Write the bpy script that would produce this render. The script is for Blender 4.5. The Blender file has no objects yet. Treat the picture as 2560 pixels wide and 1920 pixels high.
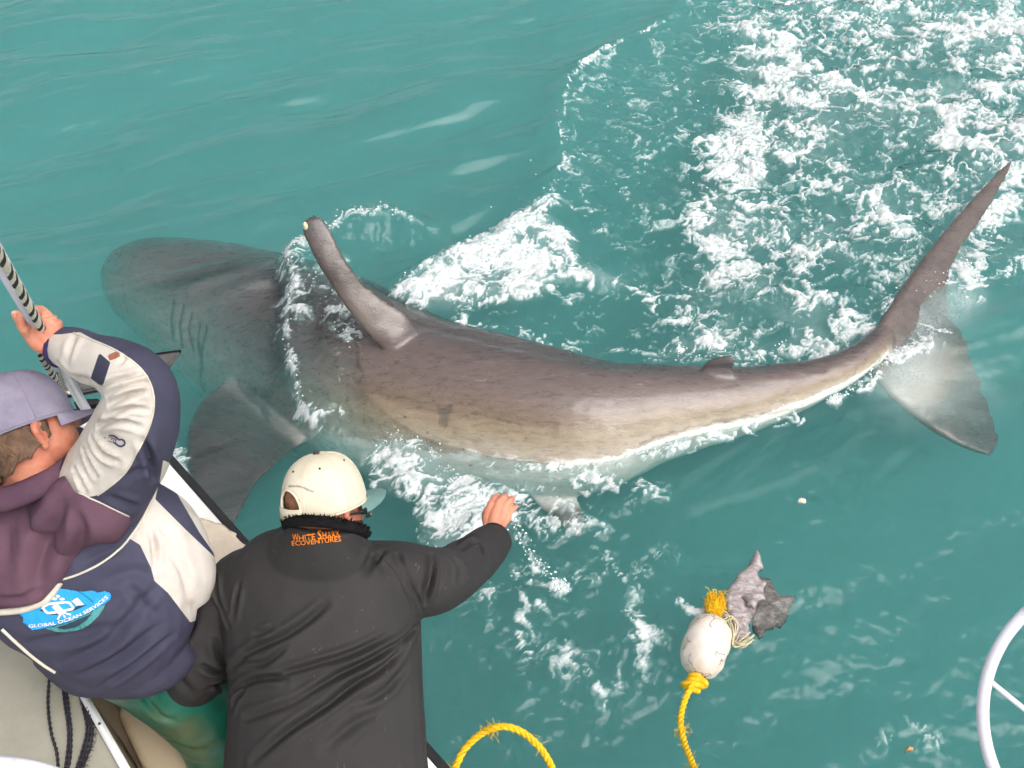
import bpy, bmesh, math, random
import numpy as np
from mathutils import Vector, Matrix
from mathutils.bvhtree import BVHTree

# ------------------------------------------------------------------ camera, sky, sun, exposure
SC = bpy.context.scene
COL = SC.collection
FPX = 2600.0                       # focal length in pixels of the 2560 wide photograph
PITCH = math.radians(50.0)
CAM = Vector((0.0, 0.0, 3.2))
cam_data = bpy.data.cameras.new('camera')
cam_data.sensor_width = 36.0
cam_data.lens = 36.0 * FPX / 2560.0
cam_data.clip_start = 0.05
cam_data.clip_end = 500.0
cam = bpy.data.objects.new('camera', cam_data)
COL.objects.link(cam)
cam.location = CAM
cam.rotation_euler = (math.pi / 2 - PITCH, 0, 0)
SC.camera = cam

SUN_EL, SUN_AZ = math.radians(58), math.radians(125)      # azimuth from +y towards +x
world = bpy.data.worlds.new('World')
SC.world = world
world.use_nodes = True
wn, wl = world.node_tree.nodes, world.node_tree.links
bg = wn['Background']
sky = wn.new('ShaderNodeTexSky')
sky.sky_type = 'NISHITA'
sky.sun_disc = False
sky.sun_elevation = SUN_EL
sky.sun_rotation = SUN_AZ
sky.dust_density = 4.0
sky.air_density = 1.0
sky.ozone_density = 1.0
hs = wn.new('ShaderNodeHueSaturation')
hs.inputs['Saturation'].default_value = 0.16             # thin overcast: the blue is washed out of the sky
wl.new(sky.outputs[0], hs.inputs['Color'])
wl.new(hs.outputs[0], bg.inputs['Color'])
bg.inputs['Strength'].default_value = 0.15

sun_data = bpy.data.lights.new('sun', 'SUN')
sun_data.energy = 1.5
sun_data.angle = math.radians(46)
sun_data.color = (1.0, 0.955, 0.90)
sun = bpy.data.objects.new('sun', sun_data)
COL.objects.link(sun)
sun_dir = Vector((math.sin(SUN_AZ) * math.cos(SUN_EL), math.cos(SUN_AZ) * math.cos(SUN_EL), math.sin(SUN_EL)))
sun.rotation_euler = sun_dir.to_track_quat('Z', 'Y').to_euler()
sun.location = sun_dir * 30

SC.view_settings.view_transform = 'Standard'
SC.view_settings.look = 'None'
SC.view_settings.exposure = 0.43
SC.view_settings.gamma = 1.0
SC.view_settings.use_curve_mapping = False
SC.render.engine = 'CYCLES'
SC.cycles.volume_bounces = 1
SC.cycles.max_bounces = 5
SC.cycles.transparent_max_bounces = 24
SC.cycles.use_denoising = True
SC.cycles.use_adaptive_sampling = True
SC.cycles.adaptive_threshold = 0.05
SC.cycles.adaptive_min_samples = 12

# ------------------------------------------------------------------ helpers: photograph pixel <-> world
FWD = np.array([0, math.cos(PITCH), -math.sin(PITCH)])
UPV = np.array([0, math.sin(PITCH), math.cos(PITCH)])
RGT = np.array([1.0, 0, 0])
C0 = np.array(CAM)

def ray(px, py):
    return FWD + (px - 1280) / FPX * RGT - (py - 960) / FPX * UPV

def at(px, py, z):
    """point at height z on the line of sight of a photograph pixel"""
    d = ray(px, py)
    return Vector(C0 + d * ((z - C0[2]) / d[2]))

def atd(px, py, depth):
    """point at a distance along the view axis"""
    return Vector(C0 + ray(px, py) * depth)

def proj(P):
    P = np.asarray(P, dtype=float) - C0
    dep = P @ FWD
    return 1280 + FPX * (P @ RGT) / dep, 960 - FPX * (P @ UPV) / dep, dep

def depth_of(p):
    return float((np.array(p) - C0) @ FWD)

# ------------------------------------------------------------------ helpers: numpy noise
def _hash(ix, iy, iz, seed):
    h = (ix * 374761393 + iy * 668265263 + iz * 2147483647 + seed * 1442695041) & 0xFFFFFFFF
    h = ((h ^ (h >> 13)) * 1274126177) & 0xFFFFFFFF
    h = (h ^ (h >> 16)) & 0xFFFFFFFF
    return h.astype(np.float64) / 4294967295.0

def noise2(x, y, seed=0):
    """gradient noise, about 0..1"""
    ix = np.floor(x).astype(np.int64); iy = np.floor(y).astype(np.int64)
    fx = x - ix; fy = y - iy
    ux = fx * fx * fx * (fx * (fx * 6 - 15) + 10); uy = fy * fy * fy * (fy * (fy * 6 - 15) + 10)
    z = np.zeros_like(ix)
    def g(dx, dy):
        a = _hash(ix + dx, iy + dy, z, seed) * 2 * math.pi
        return np.cos(a) * (fx - dx) + np.sin(a) * (fy - dy)
    a = g(0, 0); b = g(1, 0); c = g(0, 1); d = g(1, 1)
    return 0.5 + 0.72 * ((a + (b - a) * ux) * (1 - uy) + (c + (d - c) * ux) * uy)

def fbm2(x, y, octv=4, seed=0, gain=0.5):
    s = np.zeros_like(x); a = 1.0; t = 0.0
    for o in range(octv):
        s += a * noise2(x * 2 ** o + 17.3 * o, y * 2 ** o - 9.1 * o, seed + o); t += a; a *= gain
    return s / t

def noise3(p, seed=0):
    i = np.floor(p).astype(np.int64); f = p - i
    u = f * f * (3 - 2 * f)
    r = 0
    for dx in (0, 1):
        for dy in (0, 1):
            for dz in (0, 1):
                w = (u[:, 0] if dx else 1 - u[:, 0]) * (u[:, 1] if dy else 1 - u[:, 1]) * (u[:, 2] if dz else 1 - u[:, 2])
                r = r + w * _hash(i[:, 0] + dx, i[:, 1] + dy, i[:, 2] + dz, seed)
    return r

def sstep(a, b, x):
    t = np.clip((x - a) / (b - a), 0, 1)
    return t * t * (3 - 2 * t)

def dist_poly(X, Y, pts):
    """distance to an open polyline in the plane, and the running parameter 0..1"""
    best = np.full(X.shape, 1e9); par = np.zeros(X.shape)
    n = len(pts) - 1
    for k in range(n):
        ax, ay = pts[k][:2]; bx, by = pts[k + 1][:2]
        dx, dy = bx - ax, by - ay
        t = np.clip(((X - ax) * dx + (Y - ay) * dy) / (dx * dx + dy * dy + 1e-9), 0, 1)
        d = np.hypot(X - ax - t * dx, Y - ay - t * dy)
        m = d < best
        best = np.where(m, d, best); par = np.where(m, (k + t) / n, par)
    return best, par

def in_poly(X, Y, pts):
    """signed distance to a closed polygon, positive inside"""
    d, _ = dist_poly(X, Y, list(pts) + [pts[0]])
    ins = np.zeros(X.shape, bool)
    n = len(pts)
    for k in range(n):
        x1, y1 = pts[k][:2]; x2, y2 = pts[(k + 1) % n][:2]
        c = ((y1 > Y) != (y2 > Y)) & (X < (x2 - x1) * (Y - y1) / (y2 - y1 + 1e-12) + x1)
        ins ^= c
    return np.where(ins, d, -d)

# ------------------------------------------------------------------ helpers: objects and meshes
def link(o, parent=None):
    COL.objects.link(o)
    if parent is not None:
        o.parent = parent
        o.matrix_parent_inverse = parent.matrix_basis.inverted()
    return o

def tag(o, label, cat, group=None, kind=None):
    if label: o['label'] = label
    if cat: o['category'] = cat
    if group: o['group'] = group
    if kind: o['kind'] = kind
    return o

def thing(name, loc, label, cat, group=None):
    o = bpy.data.objects.new(name, None)
    o.empty_display_size = 0.1
    o.location = loc
    link(o)
    return tag(o, label, cat, group)

def mesh_obj(name, V, F, mat, parent=None, smooth=True):
    me = bpy.data.meshes.new(name)
    me.from_pydata([tuple(v) for v in V], [], F)
    me.update()
    if smooth and len(me.polygons):
        me.polygons.foreach_set('use_smooth', [True] * len(me.polygons))
    o = bpy.data.objects.new(name, me)
    if mat: me.materials.append(mat)
    return link(o, parent)

def bm_obj(name, bm, mat, parent=None, smooth=True):
    me = bpy.data.meshes.new(name)
    bmesh.ops.recalc_face_normals(bm, faces=bm.faces)
    bm.to_mesh(me); bm.free()
    if smooth and len(me.polygons):
        me.polygons.foreach_set('use_smooth', [True] * len(me.polygons))
    o = bpy.data.objects.new(name, me)
    if mat: me.materials.append(mat)
    return link(o, parent)

def verts_np(me):
    a = np.empty(len(me.vertices) * 3); me.vertices.foreach_get('co', a)
    return a.reshape(-1, 3)

def normals_np(me):
    a = np.empty(len(me.vertices) * 3); me.vertices.foreach_get('normal', a)
    return a.reshape(-1, 3)

def set_verts(me, P):
    me.vertices.foreach_set('co', np.ascontiguousarray(P).ravel()); me.update()

def attr(me, name, vals):
    a = me.attributes.new(name, 'FLOAT', 'POINT')
    a.data.foreach_set('value', np.ascontiguousarray(vals, dtype=np.float32))

def catmull(pts, n):
    """smooth curve through rows of pts (any width), n samples per span"""
    P = np.array(pts, float); out = []
    m = len(P)
    for i in range(m - 1):
        p0 = P[max(i - 1, 0)]; p1 = P[i]; p2 = P[i + 1]; p3 = P[min(i + 2, m - 1)]
        for k in range(n):
            t = k / n
            out.append(0.5 * ((2 * p1) + (-p0 + p2) * t + (2 * p0 - 5 * p1 + 4 * p2 - p3) * t * t + (-p0 + 3 * p1 - 3 * p2 + p3) * t ** 3))
    out.append(P[-1])
    return np.array(out)

def ring_loft(rings, cap=True):
    """list of equally long rings of points -> verts, faces"""
    V = []; F = []
    n = len(rings[0])
    for r in rings: V.extend(tuple(p) for p in r)
    for i in range(len(rings) - 1):
        for k in range(n):
            a = i * n + k; b = i * n + (k + 1) % n
            F.append((a, b, b + n, a + n))
    if cap:
        F.append(tuple(range(n - 1, -1, -1)))
        F.append(tuple((len(rings) - 1) * n + k for k in range(n)))
    return V, F

def tube(path, radii, seg=12, flat=None, upref=(0, 0, 1)):
    """round (or elliptical, flat=(across,along-up) factors) tube along path, ends rounded by the last radii"""
    P = np.array([tuple(p) for p in path], float)
    n = len(P)
    if np.isscalar(radii): radii = [radii] * n
    T = np.gradient(P, axis=0) if n > 2 else np.array([P[1] - P[0]] * 2)
    T /= np.linalg.norm(T, axis=1)[:, None] + 1e-12
    up = np.array(upref, float)
    rings = []
    for i in range(n):
        s = np.cross(T[i], up)
        if np.linalg.norm(s) < 1e-4: s = np.cross(T[i], np.array([1.0, 0, 0]))
        s /= np.linalg.norm(s); u = np.cross(s, T[i])
        if flat is None: fa, fb = 1, 1
        elif isinstance(flat[0], (list, tuple)): fa, fb = flat[i]
        else: fa, fb = flat
        rr = radii[i]
        rings.append([P[i] + rr * (fa * math.cos(2 * math.pi * k / seg) * s + fb * math.sin(2 * math.pi * k / seg) * u) for k in range(seg)])
    return ring_loft(rings)

def join(parts):
    V = []; F = []
    for v, f in parts:
        o = len(V); V.extend(v); F.extend([tuple(i + o for i in q) for q in f])
    return V, F

def ball(c, r, seg=20, rings=12, axes=None):
    """ellipsoid; r scalar or 3 radii along axes"""
    if np.isscalar(r): r = (r, r, r)
    A = np.eye(3) if axes is None else np.array(axes, float)
    c = np.array(tuple(c)); V = [tuple(c + r[2] * A[2])]; F = []
    for i in range(1, rings):
        a = math.pi * i / rings
        for k in range(seg):
            b = 2 * math.pi * k / seg
            V.append(tuple(c + r[0] * math.sin(a) * math.cos(b) * A[0] + r[1] * math.sin(a) * math.sin(b) * A[1] + r[2] * math.cos(a) * A[2]))
    V.append(tuple(c - r[2] * A[2]))
    for k in range(seg):
        F.append((0, 1 + k, 1 + (k + 1) % seg))
        for i in range(rings - 2):
            a = 1 + i * seg + k; b = 1 + i * seg + (k + 1) % seg
            F.append((a, a + seg, b + seg, b))
        a = 1 + (rings - 2) * seg
        F.append((a + k, len(V) - 1, a + (k + 1) % seg))
    return V, F

def remeshed(V, F, voxel, smooth=4, factor=0.5):
    """union of overlapping closed shells as one continuous skin; returns a mesh datablock"""
    me = bpy.data.meshes.new('tmp'); me.from_pydata(V, [], F); me.update()
    bm = bmesh.new(); bm.from_mesh(me); bmesh.ops.recalc_face_normals(bm, faces=bm.faces); bm.to_mesh(me); bm.free()
    o = bpy.data.objects.new('tmp', me); COL.objects.link(o)
    r = o.modifiers.new('r', 'REMESH'); r.mode = 'VOXEL'; r.voxel_size = voxel; r.use_smooth_shade = True
    if smooth:
        s = o.modifiers.new('s', 'SMOOTH'); s.iterations = smooth; s.factor = factor
    dg = bpy.context.evaluated_depsgraph_get(); dg.update()
    out = bpy.data.meshes.new_from_object(o.evaluated_get(dg))
    bpy.data.objects.remove(o); bpy.data.meshes.remove(me)
    return out

def wrap_obj(name, me, mat, parent=None):
    me.name = name
    o = bpy.data.objects.new(name, me); me.materials.clear(); me.materials.append(mat)
    me.polygons.foreach_set('use_smooth', [True] * len(me.polygons))
    return link(o, parent)

def bvh_of(me):
    return BVHTree.FromPolygons([v.co.copy() for v in me.vertices], [tuple(p.vertices) for p in me.polygons])

def hit(bvh, px, py):
    """where the line of sight of a pixel meets a surface: (point, normal)"""
    p, n, i, d = bvh.ray_cast(CAM, Vector(ray(px, py)).normalized())
    if p is None:
        return None, None
    if n.dot(p - CAM) > 0: n = -n
    return p, n

# ------------------------------------------------------------------ helpers: materials
def lin(r, g, b):
    f = lambda c: (c / 255 / 12.92) if c / 255 <= 0.04045 else ((c / 255 + 0.055) / 1.055) ** 2.4
    return (f(r), f(g), f(b), 1.0)

class Mat:
    def __init__(s, name):
        s.m = bpy.data.materials.new(name); s.m.use_nodes = True
        s.n, s.l = s.m.node_tree.nodes, s.m.node_tree.links
        s.b = s.n['Principled BSDF']; s.out = s.n['Material Output']
    def new(s, t, **kw):
        nd = s.n.new(t)
        for k, v in kw.items():
            if k.startswith('i_'):
                key = k[2:]; key = int(key) if key.isdigit() else key.replace('_', ' ')
                nd.inputs[key].default_value = v
            else: setattr(nd, k, v)
        return nd
    def link(s, a, b): s.l.new(a, b)
    def coord(s, scale=(1, 1, 1), rot=(0, 0, 0)):
        tc = s.new('ShaderNodeTexCoord'); mp = s.new('ShaderNodeMapping')
        mp.inputs['Scale'].default_value = scale; mp.inputs['Rotation'].default_value = rot
        s.link(tc.outputs['Object'], mp.inputs['Vector']); return mp.outputs[0]
    def noise(s, scale, detail=4, rough=0.5, vec=None, dist=0.0):
        nd = s.new('ShaderNodeTexNoise'); nd.inputs['Scale'].default_value = scale
        nd.inputs['Detail'].default_value = detail; nd.inputs['Roughness'].default_value = rough
        nd.inputs['Distortion'].default_value = dist
        s.link(vec if vec is not None else s.coord(), nd.inputs['Vector']); return nd.outputs['Fac']
    def attr(s, name):
        nd = s.new('ShaderNodeAttribute'); nd.attribute_name = name; return nd.outputs['Fac']
    def ramp(s, fac, stops, interp='LINEAR'):
        nd = s.new('ShaderNodeValToRGB'); e = nd.color_ramp.elements; nd.color_ramp.interpolation = interp
        while len(e) > 1: e.remove(e[0])
        e[0].position = stops[0][0]; e[0].color = stops[0][1]
        for p, c in stops[1:]:
            q = e.new(p); q.color = c
        s.link(fac, nd.inputs['Fac']); return nd.outputs['Color']
    def mix(s, fac, a, b, mode='MIX'):
        nd = s.new('ShaderNodeMix'); nd.data_type = 'RGBA'; nd.blend_type = mode
        for src, i in ((fac, 0), (a, 6), (b, 7)):
            if hasattr(src, 'is_output'): s.link(src, nd.inputs[i])
            else: nd.inputs[i].default_value = src
        return nd.outputs[2]
    def math(s, op, a, b=0.0, c=0.0, clamp=False):
        nd = s.new('ShaderNodeMath'); nd.operation = op; nd.use_clamp = clamp
        for i, v in enumerate((a, b, c)):
            if hasattr(v, 'is_output'): s.link(v, nd.inputs[i])
            else: nd.inputs[i].default_value = v
        return nd.outputs[0]
    def smooth(s, v, lo, hi):
        nd = s.new('ShaderNodeMapRange'); nd.interpolation_type = 'SMOOTHSTEP'
        s.link(v, nd.inputs[0]); nd.inputs[1].default_value = lo; nd.inputs[2].default_value = hi
        return nd.outputs[0]
    def bump(s, h, strength=0.3, dist=0.01, normal=None):
        nd = s.new('ShaderNodeBump'); nd.inputs['Strength'].default_value = strength; nd.inputs['Distance'].default_value = dist
        s.link(h, nd.inputs['Height'])
        if normal is not None: s.link(normal, nd.inputs['Normal'])
        return nd.outputs[0]
    def set(s, col=None, rough=None, spec=None, normal=None, metal=None, sss=None):
        def put(k, v):
            if v is None: return
            if hasattr(v, 'is_output'): s.link(v, s.b.inputs[k])
            else: s.b.inputs[k].default_value = v
        put('Base Color', col); put('Roughness', rough); put('Specular IOR Level', spec); put('Normal', normal); put('Metallic', metal)
        if sss: 
            s.b.inputs['Subsurface Weight'].default_value = sss[0]; s.b.inputs['Subsurface Radius'].default_value = sss[1]
            s.b.inputs['Subsurface Scale'].default_value = sss[2]
        return s.m

def simple_mat(name, col, rough=0.5, spec=0.4, var=0.12, scale=30.0, bump=0.15, bdist=0.002):
    m = Mat(name)
    n = m.noise(scale, 5, 0.6)
    dark = tuple(c * (1 - var) for c in col[:3]) + (1,)
    lite = tuple(min(1, c * (1 + var)) for c in col[:3]) + (1,)
    c = m.ramp(n, [(0.3, dark), (0.7, lite)])
    return m.set(col=c, rough=rough, spec=spec, normal=m.bump(m.noise(scale * 6, 3), bump, bdist))
# ------------------------------------------------------------------ the sea
def sea_material():
    m = Mat('sea_water'); m.n.remove(m.b)
    foam = m.attr('foam'); milk = m.attr('milk')
    tr = m.new('ShaderNodeBsdfTransparent')
    gl = m.new('ShaderNodeBsdfGlossy'); gl.inputs['Roughness'].default_value = 0.15
    fr = m.new('ShaderNodeFresnel'); fr.inputs['IOR'].default_value = 1.335
    mx = m.new('ShaderNodeMixShader')
    m.link(fr.outputs[0], mx.inputs[0]); m.link(tr.outputs[0], mx.inputs[1]); m.link(gl.outputs[0], mx.inputs[2])
    # foam: bubbles break up the edge of the modelled patches
    n1 = m.noise(120.0, 1, 0.6)
    f = m.math('MULTIPLY', foam, m.math('ADD', 0.55, m.math('MULTIPLY', n1, 0.9)))
    fac = m.math('MAXIMUM', m.smooth(f, 0.02, 1.0), m.math('MULTIPLY', milk, m.math('ADD', 0.5, n1)), clamp=True)
    df = m.new('ShaderNodeBsdfDiffuse'); m.link(m.ramp(fac, [(0.0, (0.34, 0.54, 0.51, 1)), (0.35, (0.47, 0.58, 0.57, 1)), (0.9, (0.61, 0.635, 0.635, 1))]), df.inputs['Color'])
    ms = m.new('ShaderNodeMixShader')
    m.link(fac, ms.inputs[0]); m.link(mx.outputs[0], ms.inputs[1]); m.link(df.outputs[0], ms.inputs[2])
    m.link(ms.outputs[0], m.out.inputs['Surface'])
    vs = m.new('ShaderNodeVolumeScatter'); vs.inputs['Color'].default_value = (0.068, 0.33, 0.298, 1); vs.inputs['Density'].default_value = 1.75
    va = m.new('ShaderNodeVolumeAbsorption'); va.inputs['Color'].default_value = (0.1, 0.9, 0.85, 1); va.inputs['Density'].default_value = 0.25
    ad = m.new('ShaderNodeAddShader'); m.link(vs.outputs[0], ad.inputs[0]); m.link(va.outputs[0], ad.inputs[1])
    m.link(ad.outputs[0], m.out.inputs['Volume'])
    return m.m

def W2(pts, z=0.0):
    """pixel polyline -> world polyline on the water"""
    return [tuple(at(x, y, z))[:2] for x, y in pts]

def soft_region(X, Y, pts, feather, warp):
    d = in_poly(X + warp[0], Y + warp[1], W2(pts))
    return sstep(-feather, feather, d)

def soft_stroke(X, Y, pts, w, warp):
    d, _ = dist_poly(X + warp[0], Y + warp[1], W2(pts))
    return np.exp(-(d / w) ** 2)

WAVE_EDGE = [(1030, 715), (1130, 655), (1260, 590), (1375, 515), (1412, 430), (1402, 330), (1425, 215), (1520, 130), (1690, 55), (1760, -40)]
COLLAR = [(770, 620), (728, 665), (742, 740), (722, 850), (742, 960), (765, 1050), (800, 1110), (880, 1170)]
FIN_WAVE = [(815, 590), (880, 555), (980, 548), (1070, 575), (1110, 620)]

def sea_fields(X, Y):
    """height, foam cover, milky bubbles, small chop for points on the water"""
    wx = 0.10 * (fbm2(X * 3.1, Y * 3.1, 4, 5) - 0.5) * 2; wy = 0.10 * (fbm2(X * 3.1, Y * 3.1, 4, 11) - 0.5) * 2
    W = (wx, wy); W0 = (wx * 0.35, wy * 0.35)
    churn = soft_region(X, Y, [(1890, -300), (1835, 150), (1850, 240), (1800, 330), (1770, 430), (1750, 560), (1730, 640), (1690, 800), (1650, 890), (2110, 890), (2210, 790), (2545, 395), (2900, 300), (3000, -300)], 0.12, W)
    wake = soft_region(X, Y, WAVE_EDGE + [(2000, -60), (2560, 400), (2200, 780), (2100, 880), (1300, 830)], 0.03, W0)
    # coverage
    cov = 0.09 * wake
    cov = np.maximum(cov, churn * 0.42)
    def S(pts, w, a, warp=W):
        return a * soft_stroke(X, Y, pts, w, warp)
    bright = np.zeros_like(X)
    for pts, w, a in (
        ([(1870, 90), (1960, 130), (1960, 240), (2120, 220)], 0.20, 0.80), ([(1900, 20), (2100, 60), (2280, 40)], 0.10, 0.55),
        ([(1820, 360), (1800, 420), (1840, 440)], 0.15, 1.0), ([(1850, 300), (1900, 380), (2030, 340)], 0.17, 0.72),
        ([(2380, 90), (2500, 60), (2620, 130)], 0.20, 0.85), ([(2200, 260), (2340, 280), (2420, 370), (2480, 420), (2560, 330)], 0.15, 0.80),
        ([(2240, 250), (2400, 230), (2600, 220)], 0.05, 0.85),
        ([(2500, 470), (2560, 420), (2620, 330)], 0.14, 0.95), ([(1760, 520), (1860, 560), (1990, 600), (2080, 620)], 0.12, 0.60),
        ([(1780, 540), (1790, 650), (1800, 720), (1840, 660)], 0.11, 0.75), ([(2150, 470), (2190, 540), (2230, 570)], 0.11, 0.68),
        ([(2000, 780), (2060, 800), (2060, 860), (2100, 840)], 0.10, 0.68), ([(1690, 880), (1790, 840), (1830, 830)], 0.07, 0.75),
        ([(1840, 885), (1960, 875), (2090, 868)], 0.045, 0.95), ([(1420, 880), (1560, 885), (1700, 893)], 0.03, 0.35)):
        bright = np.maximum(bright, S(pts, w, a))
    cov = np.maximum(cov, bright * (0.75 + 0.25 * churn))
    for x, y, w, a in ((2160, 360, 0.22, 0.9), (1900, 790, 0.16, 0.9), (2140, 690, 0.16, 0.8), (2300, 190, 0.16, 0.7), (2330, 440, 0.10, 0.6), (1990, 500, 0.10, 0.6), (2100, 30, 0.10, 0.5)):
        p = at(x, y, 0); cov *= 1 - a * np.exp(-(((X + wx - p.x) / w) ** 2 + ((Y + wy - p.y) / w) ** 2))
    # wedge of white water behind the dorsal fin, and the ones along the flank
    wedge = soft_region(X, Y, [(990, 745), (1080, 675), (1180, 615), (1290, 560), (1350, 540), (1420, 590), (1450, 660), (1560, 705), (1540, 725), (1400, 700), (1330, 745), (1180, 770), (1050, 775)], 0.05, W0)
    cov = np.maximum(cov, wedge * 0.93)
    cov = np.maximum(cov, S([(1420, 680), (1500, 700), (1620, 740), (1720, 800)], 0.06, 0.55))
    cov = np.maximum(cov, S([(1080, 790), (1250, 825), (1500, 875)], 0.035, 0.40, W0))
    burst = soft_region(X, Y, [(935, 1140), (985, 1095), (1050, 1110), (1130, 1185), (1230, 1230), (1290, 1290), (1240, 1340), (1180, 1395), (1085, 1400), (1060, 1330), (1050, 1240), (950, 1215)], 0.05, W0)
    cov = np.maximum(cov, burst * 0.80)
    cov = np.maximum(cov, S([(1250, 1240), (1340, 1220), (1440, 1250), (1500, 1190)], 0.06, 0.45))
    cov = np.maximum(cov, S(WAVE_EDGE[:4], 0.022, 0.75, W0)); cov = np.maximum(cov, S(WAVE_EDGE[3:9], 0.016, 0.36, W0)); cov = np.maximum(cov, S([(1120, 650), (1260, 585), (1380, 520)], 0.05, 0.6, W0))
    cov = np.maximum(cov, S(COLLAR[:7], 0.022, 0.85, (wx * 0.25, wy * 0.25)))
    cov = np.maximum(cov, S([(760, 640), (745, 720), (740, 820)], 0.075, 0.60, W0)); cov = np.maximum(cov, S([(800, 660), (860, 760), (900, 860)], 0.10, 0.26, W0))
    cov = np.maximum(cov, S(FIN_WAVE[:4], 0.028, 0.62, W0)); cov = np.maximum(cov, S([(760, 1060), (800, 1085), (840, 1070)], 0.03, 0.7, W0))
    cov = np.maximum(cov, S([(1230, 1170), (1400, 1165), (1550, 1145), (1700, 1110), (1850, 1078), (2000, 1040)], 0.030, 0.50, W0))
    for pts, w, a in (
        ([(2535, 440), (2500, 540), (2440, 590), (2400, 660), (2390, 720)], 0.075, 1.0), ([(2390, 720), (2320, 715), (2270, 740), (2230, 820)], 0.055, 0.95),
        ([(2290, 880), (2230, 900), (2160, 950), (2090, 995)], 0.03, 0.85), ([(2340, 830), (2300, 870)], 0.05, 0.6), ([(2440, 720), (2500, 700), (2570, 640)], 0.05, 0.45),
        ([(1280, 1310), (1340, 1390), (1350, 1440), (1415, 1465)], 0.028, 0.70), ([(1300, 1270), (1400, 1320), (1480, 1330)], 0.06, 0.35),
        ([(1510, 1380), (1540, 1420), (1600, 1440)], 0.035, 0.40), ([(1200, 1460), (1290, 1490), (1360, 1500)], 0.05, 0.42),
        ([(1300, 1540), (1290, 1580), (1330, 1630)], 0.028, 0.55), ([(1420, 1580), (1440, 1650), (1470, 1680)], 0.03, 0.45),
        ([(1570, 1530), (1600, 1570), (1590, 1640), (1540, 1690), (1530, 1710)], 0.032, 0.55), ([(1480, 1720), (1500, 1760)], 0.03, 0.65),
        ([(1700, 1500), (1720, 1520), (1750, 1530)], 0.02, 0.6), ([(1640, 1590), (1670, 1610)], 0.03, 0.30), ([(420, 1090), (440, 1130), (450, 1180)], 0.035, 0.60), ([(250, 960), (290, 985), (330, 1010)], 0.04, 0.6),
        ([(1260, 1440), (1300, 1400), (1330, 1380)], 0.05, 0.30), ([(1580, 1220), (1640, 1240)], 0.05, 0.3), ([(2240, 1860), (2290, 1800), (2330, 1830)], 0.05, 0.25)):
        cov = np.maximum(cov, S(pts, w, a * (0.72 if pts[0][1] > 1250 and pts[0][0] > 1000 else 1.0), W0))
    low = soft_region(X, Y, [(1060, 1400), (1300, 1260), (1620, 1220), (1720, 1400), (1620, 1720), (1500, 1900), (1100, 1600)], 0.15, W)
    cov = np.maximum(cov, 0.07 * low)
    cov *= 0.45 + 1.1 * sstep(0.25, 0.75, fbm2(X * 5.5 + 7, Y * 6.5, 3, 17)); cov = np.clip(cov, 0, 0.97)
    fade = sstep(6.25, 5.8, Y) * sstep(3.5, 3.2, X); cov *= fade; churn = churn * fade; bright = bright * fade
    # lacy pattern, made uniform so that cov is the covered share
    ux = X + 0.20 * (fbm2(X * 4.2, Y * 4.2, 4, 21) - 0.5) * 2; uy = Y + 0.20 * (fbm2(X * 4.2, Y * 4.2, 4, 31) - 0.5) * 2
    ux = ux + 0.03 * (noise2(X * 19, Y * 19, 23) - 0.5) * 2; uy = uy + 0.03 * (noise2(X * 19, Y * 19, 33) - 0.5) * 2
    r1 = 1 - np.abs(2 * fbm2(ux * 5, uy * 7, 3, 41) - 1); r2 = 1 - np.abs(2 * fbm2(ux * 17, uy * 23, 3, 51, 0.6) - 1)
    r3 = 1 - np.abs(2 * fbm2(ux * 45, uy * 60, 2, 56) - 1)
    fb = fbm2(ux * 8, uy * 11, 4, 61)
    ca, sa = math.cos(0.62), math.sin(0.62); xs_ = ux * ca + uy * sa; ys_ = -ux * sa + uy * ca
    r4 = 1 - np.abs(2 * fbm2(xs_ * 5.5, ys_ * 19, 3, 57, 0.55) - 1); r5 = 1 - np.abs(2 * fbm2(xs_ * 16, ys_ * 52, 2, 58) - 1)
    v = r1 * 0.22 + r2 * 0.24 + r3 * 0.14 + fb * 0.50 + r4 * 0.42 + r5 * 0.22
    srt = np.sort(v.ravel()[::7]); u = np.searchsorted(srt, v.ravel()).reshape(v.shape) / len(srt)
    dlt = u - (1 - cov)
    foam = (0.46 * sstep(-0.46, 0.16, dlt) + 0.54 * sstep(-0.12, 0.40, dlt)) * sstep(0.015, 0.09, cov)
    lace = 1 - np.abs(2 * fbm2(xs_ * 14 + 3, ys_ * 34, 3, 66, 0.6) - 1)
    foam *= 0.30 + 0.78 * lace ** 2
    milk = 0.10 * churn * sstep(0.35, 0.75, fbm2(ux * 2.2, uy * 2.6, 3, 71)) + 0.16 * bright * churn
    milk = np.maximum(milk, 0.24 * wedge); milk = np.maximum(milk, 0.22 * burst)
    st = fbm2((X * 0.8 + Y * 0.55) * 3.0, (Y * 0.8 - X * 0.55) * 14.0, 4, 81)
    trail = soft_region(X, Y, [(1700, 1190), (1800, 1090), (2000, 1040), (2130, 1000), (2200, 1040), (2300, 1150), (2150, 1200), (1950, 1160), (1850, 1240), (1730, 1270)], 0.08, W)
    milk = np.maximum(milk, 0.10 * trail * sstep(0.42, 0.80, st) * (0.3 + 1.2 * fbm2(X * 6, Y * 6, 3, 87)))
    milk = np.maximum(milk, 0.09 * soft_stroke(X, Y, [(1740, 1275), (1850, 1250), (1960, 1215), (2040, 1170)], 0.02, W0))
    milk = np.maximum(milk, 0.42 * soft_stroke(X, Y, [(2230, 950), (2290, 890), (2350, 810), (2390, 740)], 0.10, W) * (0.4 + 1.1 * fbm2(X * 9, Y * 9, 3, 88)))
    milk = np.maximum(milk, 0.20 * soft_stroke(X, Y, [(2260, 1000), (2360, 1010), (2440, 960)], 0.12, W) * (0.3 + 1.3 * fbm2(X * 9 + 4, Y * 12, 3, 89)))
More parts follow.
